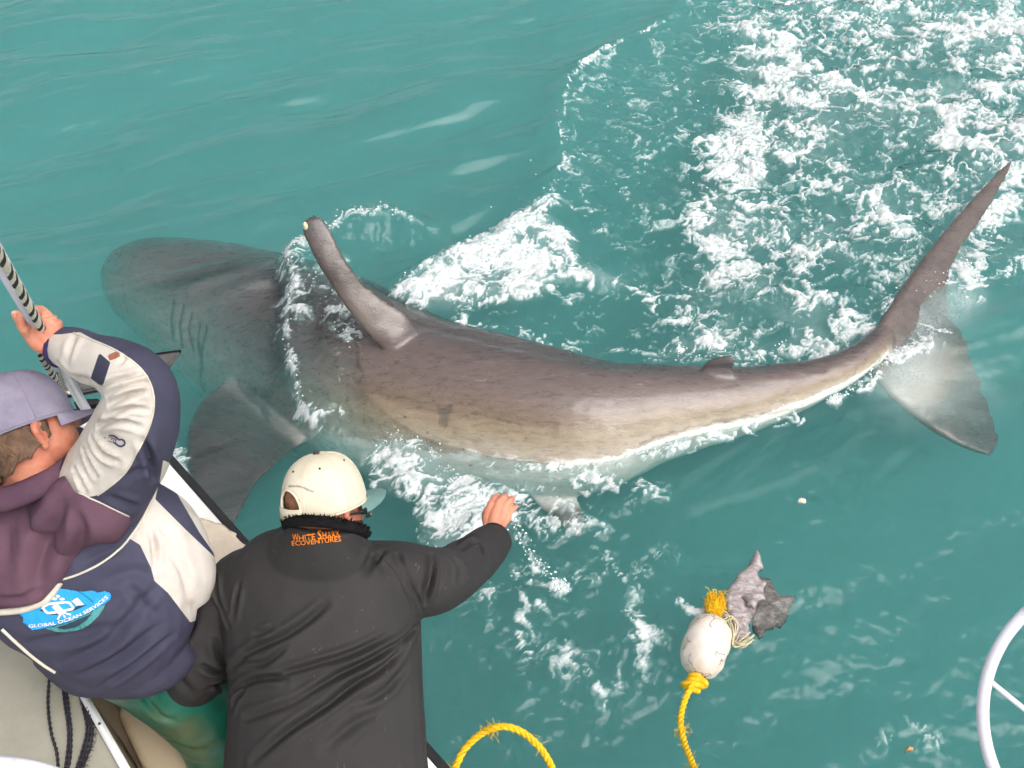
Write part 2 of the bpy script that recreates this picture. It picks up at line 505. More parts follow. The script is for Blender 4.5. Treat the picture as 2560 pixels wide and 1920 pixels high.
    chop = 0.15 + 0.85 * np.maximum.reduce([wake * 0.55, churn * 0.9, low * 0.8, burst, soft_region(X, Y, [(900, 1150), (1500, 1230), (2000, 1130), (2560, 1250), (2700, 2100), (700, 2100)], 0.3, W) * 0.50,
                                          soft_region(X, Y, [(725, 655), (830, 560), (1000, 540), (1110, 600), (1010, 730), (960, 830), (960, 1130), (790, 1110), (730, 960), (715, 850)], 0.05, W0) * 0.8])
    # ------ height
    lr = soft_region(X, Y, [(1250, 1300), (2000, 1130), (2700, 1000), (2900, 2300), (900, 2300), (1000, 1500)], 0.3, W)
    a = 0.33
    xr = X * math.cos(a) + Y * math.sin(a); yr = -X * math.sin(a) + Y * math.cos(a)
    h = 0.050 * (fbm2(xr * 0.8 + 3, yr * 1.7, 3, 91, 0.42) - 0.5) * 2
    h += 0.074 * (1 - 0.75 * wake) * (1 - 0.75 * lr) * (fbm2(xr * 0.95 + 8, yr * 3.9, 3, 96, 0.40) - 0.5) * 2
    h *= 1 - 0.45 * soft_region(X, Y, [(700, 600), (2300, 850), (2560, 1300), (1900, 1350), (900, 1300)], 0.3, W0)
    h += chop * 0.022 * (fbm2(X * 9, Y * 11, 4, 101, 0.55) - 0.5) * 2
    h += 0.0022 * (fbm2(xr * 7.0, yr * 12.0, 3, 131, 0.5) - 0.5) * 2
    h += 0.0058 * chop * (fbm2(ux * 26, uy * 30, 3, 136, 0.55) - 0.5) * 2
    h += 0.020 * low * (fbm2(ux * 7, uy * 8, 3, 106, 0.5) - 0.5) * 2
    h += churn * 0.055 * (r1 - 0.6) + 0.016 * foam * (r2 - 0.3)
    d, _ = dist_poly(X + W0[0], Y + W0[1], W2(WAVE_EDGE))
    h += 0.050 * np.exp(-(d / 0.09) ** 2) * np.where(wake > 0.5, 0.75, 1.0)
    d, t = dist_poly(X + W0[0], Y + W0[1], W2(FIN_WAVE)); h += 0.085 * np.exp(-(d / 0.08) ** 2) * np.sin(np.clip(t * 0.9 + 0.08, 0, 1) * math.pi)
    d, t = dist_poly(X, Y, W2(COLLAR)); h += 0.035 * np.exp(-(d / 0.05) ** 2) * np.sin(np.clip(t, 0, 1) * math.pi) ** 0.5
    over = soft_region(X, Y, [(728, 655), (770, 618), (830, 640), (880, 730), (930, 830), (915, 930), (895, 1010), (900, 1120), (850, 1160), (790, 1110), (742, 960), (718, 850)], 0.08, (wx * 0.3, wy * 0.3))
    h += over * (0.105 + 0.022 * (fbm2(ux * 9, uy * 6, 2, 141) - 0.5) * 2)
    for cx, cy in ((1765, 1615), (1880, 1490), (2005, 1253)):
        q = at(cx, cy, 0.0); d = np.hypot(X - q.x, Y - q.y); h += 0.0045 * np.cos(d * 75) * np.exp(-d / 0.13)
    h += wedge * 0.05 * (fbm2(ux * 5, uy * 5, 3, 111)) + burst * 0.045 * fbm2(ux * 6, uy * 6, 3, 121)
    return h, foam, milk, chop

SEA = {}
def build_sea():
    def axis(lo, hi, step, far):
        c = np.arange(lo, hi + 1e-6, step); out = [c]
        g = step; x = hi; tail = []
        while x < far: g *= 1.35; x += g; tail.append(x)
        x = lo; g = step; head = []
        while x > -far: g *= 1.35; x -= g; head.append(x)
        return np.concatenate([head[::-1], c, tail])
    xs = axis(-3.3, 3.5, 0.0076, 45.0); ys = axis(0.95, 6.3, 0.0076, 45.0)
    X, Y = np.meshgrid(xs, ys)
    h, foam, milk, chop = sea_fields(X, Y)
    ny, nx = X.shape
    SEA.update(xs=xs, ys=ys, h=h)
    P = np.stack([X, Y, h], -1).reshape(-1, 3)
    i = np.arange(ny * nx).reshape(ny, nx)
    Q = np.stack([i[:-1, :-1], i[:-1, 1:], i[1:, 1:], i[1:, :-1]], -1).reshape(-1, 4)
    # skirt and bottom so that the water is a closed body
    border = np.concatenate([i[0, :], i[1:, -1], i[-1, -2::-1], i[-2:0:-1, 0]])
    nb = len(border); base = len(P)
    PB = P[border].copy(); PB[:, 2] = -3.0
    P = np.vstack([P, PB])
    k = np.arange(nb); k2 = (k + 1) % nb
    Q = np.vstack([Q, np.stack([border[k], base + k, base + k2, border[k2]], -1)])
    loops = np.concatenate([Q.ravel(), base + np.arange(nb)[::-1]])
    start = np.concatenate([np.arange(len(Q)) * 4, [len(Q) * 4]])
    me = bpy.data.meshes.new('sea_water')
    me.vertices.add(len(P)); me.vertices.foreach_set('co', P.ravel())
    me.loops.add(len(loops)); me.loops.foreach_set('vertex_index', loops.astype(np.int32))
    me.polygons.add(len(start)); me.polygons.foreach_set('loop_start', start.astype(np.int32))
    me.polygons.foreach_set('use_smooth', np.ones(len(start), bool))
    me.update(calc_edges=True); me.validate()
    z = np.zeros(nb)
    for nme, a in (('foam', foam), ('milk', milk), ('chop', chop)):
        attr(me, nme, np.concatenate([a.ravel(), z]))
    o = bpy.data.objects.new('sea_water', me); me.materials.append(sea_material())
    link(o); o['kind'] = 'structure'
    return o
sea = build_sea()

def water_z(x, y):
    j = min(max(np.searchsorted(SEA['ys'], y), 0), len(SEA['ys']) - 1); i = min(max(np.searchsorted(SEA['xs'], x), 0), len(SEA['xs']) - 1)
    return float(SEA['h'][j, i])
# ------------------------------------------------------------------ the shark
# stations along the body: pixel of the axis, half width in pixels, height of the axis
ST = [(266, 692, 30, -0.43), (285, 693, 64, -0.43), (330, 700, 98, -0.425), (410, 722, 134, -0.41), (520, 772, 178, -0.435), (640, 832, 214, -0.475), (770, 895, 236, -0.45),
      (900, 948, 236, -0.335), (1045, 998, 214, -0.215), (1250, 1036, 200, -0.13), (1450, 1060, 178, -0.085), (1650, 1030, 124, -0.045), (1850, 1000, 88, -0.02), (2000, 962, 62, 0.0), (2100, 926, 45, 0.02), (2165, 884, 37, 0.03), (2215, 835, 30, 0.03)]
S = catmull(ST, 7)
SP = np.array([tuple(at(a, b, c)) for a, b, h, c in S])
SR = np.array([h / (FPX / depth_of(p)) for (a, b, h, c), p in zip(S, SP)])
STN = np.gradient(SP, axis=0); STN /= np.linalg.norm(STN, axis=1)[:, None]
DORS = np.array([0.05, 0.76, 0.65])                 # the animal is rolled, its back away from the boat
rings = []
for p, t, r in zip(SP, STN, SR):
    d = DORS - t * (DORS @ t); d /= np.linalg.norm(d); s = np.cross(t, d)
    rings.append([p + r * (math.cos(a) * d + 0.97 * math.sin(a) * s) for a in np.linspace(0, 2 * math.pi, 32, endpoint=False)])
shells = [ring_loft(rings)]

def blade(sections, n=6, seg=16, ragged=False):
    """fin: rows of (lead px, py, z, trail px, py, z, thickness); lens-shaped sections lofted along the span"""
    rows = catmull([[*at(a, b, c), *at(d, e, f), th] for a, b, c, d, e, f, th in sections], n)
    rg = []
    for i, row in enumerate(rows):
        L, Tq, th = row[:3], row[3:6], row[6]
        nx = rows[min(i + 1, len(rows) - 1)]; pv = rows[max(i - 1, 0)]
        span = (nx[:3] + nx[3:6]) - (pv[:3] + pv[3:6]); ch = (Tq - L) * (1 + (0.03 * math.sin(i * 0.55) + 0.018 * math.sin(i * 1.25 + 1) if ragged and 8 < i < 66 else 0))
        nrm = np.cross(span, ch); nrm /= np.linalg.norm(nrm) + 1e-9
        pts = []
        for k in range(seg):
            a = 2 * math.pi * k / seg; u = (1 - math.cos(a)) / 2
            w = math.copysign(abs(math.sin(a)) ** 0.55, math.sin(a)) * (1 - 0.50 * u)
            pts.append(L + ch * u + nrm * w * th)
        rg.append(pts)
    return ring_loft(rg)

shells.append(blade([(2530, 398, 0.12, 2532, 404, 0.12, 0.006), (2500, 424, 0.12, 2518, 440, 0.11, 0.011), (2440, 486, 0.11, 2484, 502, 0.09, 0.016), (2350, 590, 0.09, 2414, 606, 0.06, 0.022), (2285, 675, 0.07, 2372, 692, 0.03, 0.028), (2228, 758, 0.05, 2372, 756, -0.03, 0.033), (2178, 840, 0.03, 2396, 828, -0.09, 0.036),
                     (2170, 905, 0.0, 2430, 872, -0.13, 0.034), (2200, 965, -0.07, 2436, 930, -0.16, 0.030), (2245, 1012, -0.12, 2470, 985, -0.19, 0.026), (2318, 1070, -0.18, 2480, 1045, -0.22, 0.021), (2400, 1118, -0.22, 2500, 1092, -0.24, 0.015), (2474, 1142, -0.25, 2486, 1134, -0.25, 0.007)], ragged=True))
shells.append(blade([(570, 950, -0.30, 770, 1100, -0.30, 0.050), (505, 1000, -0.22, 715, 1140, -0.23, 0.042), (472, 1065, -0.15, 684, 1170, -0.16, 0.034), (464, 1150, -0.11, 640, 1215, -0.12, 0.026), (488, 1240, -0.09, 605, 1280, -0.09, 0.020), (545, 1330, -0.08, 575, 1335, -0.08, 0.008)]))
shells.append(blade([(1270, 1170, -0.20, 1410, 1190, -0.20, 0.035), (1310, 1225, -0.23, 1440, 1240, -0.23, 0.026), (1360, 1280, -0.25, 1466, 1300, -0.25, 0.018), (1420, 1335, -0.27, 1455, 1350, -0.27, 0.007)]))
shells.append(blade([(1735, 940, 0.10, 1842, 945, 0.11, 0.024), (1755, 912, 0.15, 1838, 925, 0.15, 0.018), (1785, 893, 0.18, 1840, 905, 0.18, 0.013), (1825, 884, 0.20, 1838, 889, 0.20, 0.006)]))
# dorsal fin: a thick blade seen almost along its plane, bent over towards the head
FIN = catmull([(1075, 905, 30, 0.02), (1035, 872, 40, 0.09), (1000, 842, 48, 0.15), (968, 815, 52, 0.19), (925, 775, 44, 0.25), (875, 722, 36, 0.33), (832, 655, 34, 0.42), (802, 598, 35, 0.49), (780, 560, 30, 0.53), (768, 545, 15, 0.545)], 6)
SGN = 1.0
rg = []
for i, (a, b, h, z) in enumerate(FIN):
    p = np.array(at(a, b, z)); sc = FPX / depth_of(p)
    nx, pv = FIN[min(i + 1, len(FIN) - 1)], FIN[max(i - 1, 0)]
    t2 = np.array([nx[0] - pv[0], nx[1] - pv[1]]); t2 /= np.linalg.norm(t2)
    side = RGT * (-t2[1]) - UPV * t2[0]; side /= np.linalg.norm(side)      # across the visible strip
    thin = FWD - side * (FWD @ side) + np.array([-0.25, 0, 0]); thin /= np.linalg.norm(thin)
    f = i / (len(FIN) - 1); hw = h / sc; wav = 1 + (0.035 * math.sin(i * 0.8) + 0.02 * math.sin(i * 1.9)) * (1 - f)
    sec = []
    for q in np.linspace(0, 2 * math.pi, 24, endpoint=False):
        e = math.cos(q)                               # +1 leading edge (upper right), -1 worn trailing edge
        thk = math.copysign(abs(math.sin(q)) ** 0.8, math.sin(q)) * (0.030 * (1 - f) + 0.016) * (0.62 + 0.38 * e)
        sec.append(p - side * e * hw * (1.0 if e > 0 else wav) * SGN + thin * thk)
    rg.append(sec)
shells.append(ring_loft(rg))
sme = remeshed(*join(shells), voxel=0.0088, smooth=8)

def shark_material():
    m = Mat('shark_skin')
    t = m.attr('girth'); alng = m.attr('along'); fin = m.attr('fin'); dark = m.attr('mark'); pale = m.attr('pale')
    n = m.noise(7.0, 5, 0.6, m.coord((0.45, 1.6, 1.6)), 0.4)
    tt = m.math('ADD', t, m.math('MULTIPLY', m.math('SUBTRACT', n, 0.5), 0.11))
    tb = m.math('ADD', tt, m.math('MULTIPLY', m.math('SUBTRACT', m.noise(34.0, 5, 0.7, m.coord((0.7, 1.4, 1.4)), 0.5), 0.5), 0.16))
    c = m.ramp(tt, [(0.0, lin(64, 57, 57)), (0.08, lin(74, 67, 66)), (0.16, lin(96, 84, 81)), (0.34, lin(108, 93, 87)), (0.43, lin(118, 101, 89)), (0.50, lin(132, 115, 97)), (0.58, lin(150, 135, 114)), (0.66, lin(170, 156, 139)), (0.72, lin(184, 170, 156))])
    c = m.mix(m.smooth(tb, 0.71, 0.755), c, lin(232, 229, 222))
    head = m.ramp(tt, [(0.0, lin(80, 73, 76)), (0.42, lin(96, 89, 90)), (0.60, lin(114, 111, 109)), (0.80, lin(120, 119, 116)), (0.93, lin(140, 144, 138))])
    c = m.mix(m.smooth(alng, 0.42, 0.52), head, c)
    # fine streaks and freckles of the hide
    s1 = m.noise(26.0, 4, 0.7, m.coord((0.5, 1.8, 1.8), (0, 0, 0.5)), 0.5)
    c = m.mix(0.45, c, m.ramp(s1, [(0.25, (0.25, 0.25, 0.25, 1)), (0.75, (0.78, 0.78, 0.78, 1))]), 'OVERLAY')
    v = m.new('ShaderNodeTexVoronoi'); v.inputs['Scale'].default_value = 17.0; m.link(m.coord((0.8, 1.3, 1.3)), v.inputs['Vector'])
    fr = m.math('MULTIPLY', m.math('SUBTRACT', 1.0, m.smooth(v.outputs['Distance'], 0.06, 0.17)), m.smooth(m.noise(4.0, 1), 0.5, 0.6))
    c = m.mix(m.math('MULTIPLY', fr, 0.55), c, lin(88, 76, 74))
    # scratches along the body
    sc = m.noise(11.0, 3, 0.5, m.coord((0.35, 6.0, 6.0), (0, 0, 0.22)), 1.4)
    c = m.mix(m.math('MULTIPLY', m.smooth(sc, 0.66, 0.72), 0.35), c, lin(176, 160, 150))
    sc2 = m.noise(13.0, 3, 0.5, m.coord((0.5, 7.0, 7.0), (0, 0, -0.30)), 1.4)
    c = m.mix(m.math('MULTIPLY', m.smooth(sc2, 0.67, 0.72), 0.45), c, lin(70, 60, 58))
    c = m.mix(fin, c, m.ramp(m.noise(9.0, 4), [(0.3, lin(74, 65, 62)), (0.7, lin(96, 84, 79))]))
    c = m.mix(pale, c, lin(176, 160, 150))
    c = m.mix(dark, c, lin(72, 68, 70))
    h = m.noise(190.0, 3, 0.6, m.coord((0.5, 1.5, 1.5)))
    m.b.inputs['Coat Weight'].default_value = 0.3; m.b.inputs['Coat Roughness'].default_value = 0.12
    return m.set(col=c, rough=m.math('ADD', 0.15, m.math('MULTIPLY', s1, 0.30)), spec=0.5, normal=m.bump(m.math('ADD', m.math('MULTIPLY', h, 0.5), s1), 0.42, 0.005))

P = verts_np(sme); n = len(P)
near = np.empty(n, int); dmin = np.full(n, 9.0)
for i in range(len(SP)):
    d = np.linalg.norm(P - SP[i], axis=1); k = d < dmin
    near[k] = i; dmin[k] = d[k]
dd = DORS[None, :] - STN * (STN @ DORS)[:, None]; dd /= np.linalg.norm(dd, axis=1)[:, None]
rel = P - SP[near]; rad = SR[near]
girth = (1 - np.einsum('ij,ij->i', rel, dd[near]) / np.maximum(np.linalg.norm(rel, axis=1), 1e-6)) / 2
along = near / (len(SP) - 1)
U, Vv, _ = proj(P)
over = sstep(1.06, 1.25, np.linalg.norm(rel - STN[near] * np.einsum('ij,ij->i', rel, STN[near])[:, None], axis=1) / np.maximum(rad, 0.03))
over = np.maximum(over, sstep(0.955, 0.985, along))
finm = over.copy()
# caudal lobe is pale near its root, pectoral and lobe tips dark
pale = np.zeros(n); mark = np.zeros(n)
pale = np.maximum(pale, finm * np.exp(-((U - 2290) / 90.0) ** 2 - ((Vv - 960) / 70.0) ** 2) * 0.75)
pale = np.maximum(pale, finm * (U < 1100) * (Vv < 900) * sstep(660, 820, Vv) * 0.2)           # paler pink lower part of the dorsal fin, its lit band coloured in
finm_dark = finm * (U < 830) * (Vv < 700) * (1 - sstep(540, 650, Vv))
mark = np.maximum(mark, finm_dark * 0.75); mark = np.maximum(mark, finm * (Vv > 930) * (U < 800) * 0.8)
mark = np.maximum(mark, 0.6 * finm * (Vv > 950) * sstep(2330, 2430, U))
mark = np.maximum(mark, 0.75 * finm * (U > 1700) * (U < 1900) * (Vv < 960))
nsy = (noise3(P * 40, 3) - 0.5) * 2; nsx = (noise3(P * 40, 9) - 0.5) * 2
up_ok = (girth < 0.97)
def patch(pts, soft=3.0, wob=7.0):
    return sstep(-soft, soft, in_poly(U + nsx * wob, Vv + nsy * wob, pts)) * up_ok
mark = np.maximum(mark, 0.85 * patch([(588, 944), (604, 952), (612, 968), (640, 972), (648, 990), (664, 980), (680, 992), (672, 1010), (678, 1066), (668, 1062), (646, 1018), (622, 1006), (600, 984)]))
mark = np.maximum(mark, 0.55 * patch([(1090, 1022), (1132, 1004), (1124, 1040), (1112, 1076), (1100, 1046)]))
mark = np.maximum(mark, 0.4 * patch([(1010, 880), (1030, 878), (1028, 905), (1012, 905)]))
for pts in ([(432, 755), (427, 800), (432, 850)], [(457, 765), (447, 815), (455, 868)], [(477, 785), (470, 825), (482, 880)], [(499, 808), (492, 850), (504, 925)], [(515, 815), (504, 865), (500, 950), (510, 975)]):
    d, _ = dist_poly(U, Vv, pts); mark = np.maximum(mark, 1.0 * (1 - sstep(1.5, 5.0, d)) * up_ok)
for pts, w in (([(1600, 1110), (1680, 1080), (1800, 1055), (1900, 1035), (2010, 1020)], 5.0), ([(950, 935), (925, 960), (915, 1010), (912, 1060)], 2.5), ([(860, 905), (870, 960), (862, 1010)], 4.0), ([(985, 990), (1080, 1010), (1180, 1012), (1260, 1035)], 4.0), ([(1240, 1048), (1310, 1065)], 6.0), ([(1040, 985), (1100, 995), (1210, 1000)], 3.0)):
    d, _ = dist_poly(U + nsx * 6, Vv + nsy * 6, pts); mark = np.maximum(mark, 0.42 * (1 - sstep(0, w, d)) * up_ok)
# gill slits and the skin folds behind the dorsal fin as real grooves
N = normals_np(sme); disp = np.zeros(n)
for pts, w, dep in (([(432, 755), (427, 800), (432, 850)], 4, 0.005), ([(457, 765), (447, 815), (455, 868)], 4, 0.005), ([(477, 785), (470, 825), (482, 880)], 4, 0.005), ([(499, 808), (492, 850), (504, 925)], 4, 0.005), ([(515, 815), (504, 865), (500, 950)], 4, 0.005),
                    ([(960, 1000), (1080, 1030), (1250, 1050), (1380, 1070)], 14, 0.005), ([(1040, 808), (1250, 858), (1500, 905), (1720, 925), (2060, 915)], 12, 0.008)):
    d, _ = dist_poly(U + nsx * 3, Vv + nsy * 3, pts); disp -= dep * np.exp(-(d / w) ** 2) * up_ok
disp += 0.0045 * (noise3(P * np.array([5, 16, 16]), 5) - 0.5) + 0.002 * (noise3(P * 30, 6) - 0.5)
disp += finm * (U < 1100) * (Vv < 900) * 0.0012 * (noise3(P * 26, 8) - 0.5) * 2 * (girth < 2)
set_verts(sme, P + N * disp[:, None])
for k, v in (('girth', girth), ('along', along), ('fin', finm * (1 - pale)), ('mark', mark), ('pale', pale)): attr(sme, k, np.clip(v, 0, 1))
shark = wrap_obj('great_white_shark', sme, shark_material())
tag(shark, 'big grey shark rolling at the surface, head under water, tail raised', 'shark')
# white notch at the tip of the dorsal fin
SH_BVH = bvh_of(sme)
q, _n = hit(SH_BVH, 764, 566)
if q is not None:
    V, F = ball(q, (0.010, 0.012, 0.020), 10, 8)
    V = [tuple(np.array(v) + 0.003 * (np.random.RandomState(i).rand(3) - 0.5)) for i, v in enumerate(V)]
    mesh_obj('fin_tip_scar', V, F, simple_mat('scar_tissue', lin(226, 214, 178)), shark)
# ------------------------------------------------------------------ the boat
GZ = 0.55
G0 = at(410, 1130, GZ); G1 = at(1100, 1910, GZ)
BA = (G0 - G1); BA.z = 0; BA.normalize()            # towards the bow
BB = Vector((-BA.y, BA.x, 0))                        # inboard
def bl(s, w, z): return G0 + BA * s + BB * w + Vector((0, 0, z - GZ))

def plan(inset, n=8):
    """rounded rectangle of the boat seen from above, inset from the outer edge"""
    s1, s0, w0, w1 = 0.40 - inset, -3.6 + inset, inset, 1.75 - inset
    r = max(0.30 - inset, 0.06); out = []
    for cs, cw, a0 in ((s1 - r, w0 + r, -90), (s1 - r, w1 - r, 0), (s0 + r, w1 - r, 90), (s0 + r, w0 + r, 180)):
        for k in range(n + 1):
            a = math.radians(a0 + 90 * k / n)
            out.append((cs + r * math.cos(a), cw + r * math.sin(a)))
    return out

def sweep(profile, close=False):
    rg = [[bl(s, w, z) for s, w in plan(ins)] for ins, z in profile]
    if close: rg.append(rg[0])
    return ring_loft(rg, cap=False)

def paint_mat(name, col, dirt, rough=0.35):
    m = Mat(name)
    n = m.noise(6.0, 6, 0.65); s = m.noise(40.0, 4, 0.6, m.coord((1, 0.3, 1)))
    c = m.mix(m.math('MULTIPLY', m.smooth(n, 0.50, 0.78), 0.45), col, dirt)
    c = m.mix(m.math('MULTIPLY', m.smooth(s, 0.60, 0.72), 0.30), c, dirt)
    return m.set(col=c, rough=rough, spec=0.45, normal=m.bump(n, 0.08, 0.01))
M_WHITE = paint_mat('white_gelcoat', lin(238, 238, 236), lin(196, 190, 178))
M_RUB = simple_mat('black_rubber', (0.020, 0.020, 0.022, 1), 0.6, 0.3)
M_BEIGE = paint_mat('beige_gelcoat', lin(176, 164, 142), lin(140, 112, 74), 0.5)
M_TAN = paint_mat('stained_tan_gelcoat', lin(186, 168, 140), lin(150, 112, 66), 0.55)
M_STEEL = paint_mat('white_enamelled_tube', lin(222, 219, 229), lin(104, 98, 108), 0.3)

boat = thing('motor_boat', bl(-1.6, 0.87, 0), 'white open boat with black rubbing strip that both men lean out of', 'boat')
V, F = join([sweep([(0.10, -0.32), (0.05, 0.05), (0.004, 0.40), (0.0, GZ - 0.02)]), sweep([(0.10, -0.32), (0.55, -0.36)])])
mesh_obj('hull', V, F, M_WHITE, boat)
V, F = sweep([(0.0, GZ - 0.02), (0.002, GZ - 0.006), (0.010, GZ), (0.06, GZ + 0.003), (0.13, GZ + 0.002), (0.142, GZ - 0.003), (0.146, GZ - 0.014)])
mesh_obj('gunwale', V, F, M_WHITE, boat)
V, F = sweep([(0.001, GZ - 0.045), (-0.014, GZ - 0.040), (-0.018, GZ - 0.022), (-0.014, GZ - 0.006), (-0.002, GZ - 0.001), (0.008, GZ + 0.004), (0.012, GZ + 0.001), (0.006, GZ - 0.020)], True)
mesh_obj('rub_rail', V, F, M_RUB, boat)
V, F = sweep([(0.146, GZ - 0.014), (0.15, 0.40), (0.17, 0.16)])
mesh_obj('inner_wall', V, F, M_BEIGE, boat)
pl = [bl(s, w, 0.16) for s, w in plan(0.165)]
mesh_obj('floor', pl, [tuple(range(len(pl)))], M_TAN, boat, False)

def prism(poly, zt, zb, bevel=0.012, px=True):
    top = [Vector(at(x, y, zt)) if px else Vector((x, y, zt)) for x, y in poly]
    bm = bmesh.new()
    vt = [bm.verts.new(p) for p in top]; vb = [bm.verts.new((p.x, p.y, zb)) for p in top]
    n = len(top)
    bm.faces.new(vt); bm.faces.new(vb[::-1])
    for i in range(n): bm.faces.new((vt[i], vb[i], vb[(i + 1) % n], vt[(i + 1) % n]))
    bmesh.ops.recalc_face_normals(bm, faces=bm.faces)
    if bevel:
        bmesh.ops.bevel(bm, geom=[e for e in bm.edges if not (e.verts[0] in vb and e.verts[1] in vb)], offset=bevel, segments=3, affect='EDGES', profile=0.5)
    return bm

# foredeck with its two fittings, in the boat's own frame
fd = [bl(s, w, GZ - 0.006) for s, w in [(0.27, 0.14), (0.27, 1.60), (-0.30, 1.60), (-0.30, 0.14)]]
bm = prism([(p.x, p.y) for p in fd], GZ - 0.006, GZ - 0.05, 0.01, False)
bm_obj('foredeck', bm, M_WHITE, boat, False)
def slot(poly, zt=GZ + 0.012, name='deck_fitting'):
    return bm_obj(name, prism(poly, zt, GZ - 0.02, 0.006), M_RUB, boat, False)
slot([(183, 1003), (196, 997), (243, 994), (250, 1000), (248, 1006), (212, 1014), (190, 1018)], GZ + 0.02)
slot([(176, 1024), (200, 1020), (206, 1028), (202, 1042), (176, 1046)], GZ + 0.03)
slot([(163, 1074), (200, 1064), (222, 1078), (216, 1092), (168, 1092)], GZ + 0.04)
bm_obj('deck_moulding', prism([(150, 1066), (190, 1040), (262, 1004), (285, 1020), (262, 1060), (160, 1068)], GZ + 0.03, GZ - 0.02, 0.012), M_WHITE, boat)

# locker with grey canvas top, white edge, the wall below it and the tan step
M_CANVAS = Mat('grey_canvas')
_n = M_CANVAS.noise(5.0, 6, 0.6); _w = M_CANVAS.noise(260.0, 2)
M_CANVAS = M_CANVAS.set(col=M_CANVAS.mix(M_CANVAS.math('MULTIPLY', M_CANVAS.smooth(_n, 0.45, 0.75), 0.5), lin(158, 154, 140), lin(126, 124, 112)), rough=0.85, spec=0.2,
                        normal=M_CANVAS.bump(M_CANVAS.math('ADD', M_CANVAS.math('MULTIPLY', _n, 3.0), M_CANVAS.math('MULTIPLY', _w, 0.5)), 0.35, 0.006))
LK = [(-260, 1540), (20, 1560), (130, 1660), (200, 1712), (322, 1925), (360, 2010), (-260, 2060)]
bm_obj('locker', prism(LK, 0.56, 0.17, 0.008), M_BEIGE, boat, False)
bm_obj('locker_cover', prism([(-255, 1545), (15, 1566), (120, 1660), (188, 1716), (308, 1928), (340, 2004), (-255, 2050)], 0.575, 0.555, 0.007), M_CANVAS, boat)
e0, e1 = at(188, 1700, 0.58), at(350, 1985, 0.58)
bm = bmesh.new(); bmesh.ops.create_cube(bm, size=1)
d = (e1 - e0); L = d.length; d.normalize(); sd = Vector((-d.y, d.x, 0))
for v in bm.verts:
    c = v.co.copy(); v.co = (e0 + e1) / 2 + d * c.x * L + sd * c.y * 0.020 + Vector((0, 0, 1)) * c.z * 0.03
bmesh.ops.bevel(bm, geom=bm.edges[:], offset=0.004, segments=2, affect='EDGES')
trim = bm_obj('edge_trim', bm, M_WHITE, boat)
pp, tt = e0 + (e1 - e0) * 0.42 + Vector((0, 0, 0.0155)), None
V, F = ball(pp, (0.004, 0.004, 0.0015), 10, 6); mesh_obj('screw', V, F, M_RUB, trim)
bm_obj('step', prism([(285, 1775), (310, 1748), (400, 1752), (430, 1790), (475, 1850), (525, 1940), (540, 2010), (400, 2010), (345, 1900)], 0.36, 0.17, 0.025), M_TAN, boat)

# rail of the boat in the corner
V, F = tube(catmull([tuple(atd(x, y, d)) for x, y, d in [(-160, 1925, 2.02), (-40, 1916, 2.0), (50, 1922, 2.0), (130, 1942, 2.02), (220, 1985, 2.06), (330, 2060, 2.3), (345, 2090, 2.6)]], 6), 0.020, 14)
mesh_obj('hand_rail', V, F, M_STEEL, boat)
# ------------------------------------------------------------------ people: shared builders
def skin_mat(name, base, red):
    m = Mat(name)
    n = m.noise(18.0, 5, 0.6); n2 = m.noise(120.0, 3)
    c = m.mix(m.smooth(n, 0.35, 0.7), base, red)
    return m.set(col=c, rough=0.5, spec=0.35, normal=m.bump(n2, 0.25, 0.0015), sss=(0.12, (1.0, 0.4, 0.25), 0.006))
M_SKIN = skin_mat('tanned_skin', lin(214, 148, 120), lin(200, 122, 98))
M_SKIN2 = skin_mat('sunburnt_skin', lin(198, 132, 106), lin(180, 104, 82))
M_NAIL = simple_mat('fingernail', lin(232, 182, 165), 0.35, 0.5)
def hair_mat(name, a, b):
    m = Mat(name); n = m.noise(60.0, 4, 0.6, m.coord((1, 1, 0.25)), 0.6)
    return m.set(col=m.ramp(n, [(0.3, a), (0.7, b)]), rough=0.6, spec=0.3, normal=m.bump(n, 0.8, 0.006))
M_HAIR = hair_mat('brown_hair', lin(72, 52, 40), lin(112, 84, 64))
M_HAIR2 = hair_mat('cropped_hair', lin(120, 84, 62), lin(158, 112, 84))

def frame(fac, upv):
    f = Vector(fac).normalized(); u = Vector(upv); u = (u - f * u.dot(f)).normalized(); r = f.cross(u)
    return r, f, u

def head_local(c, R, Fv, U):
    return lambda x, y, z: c + R * x + Fv * y + U * z

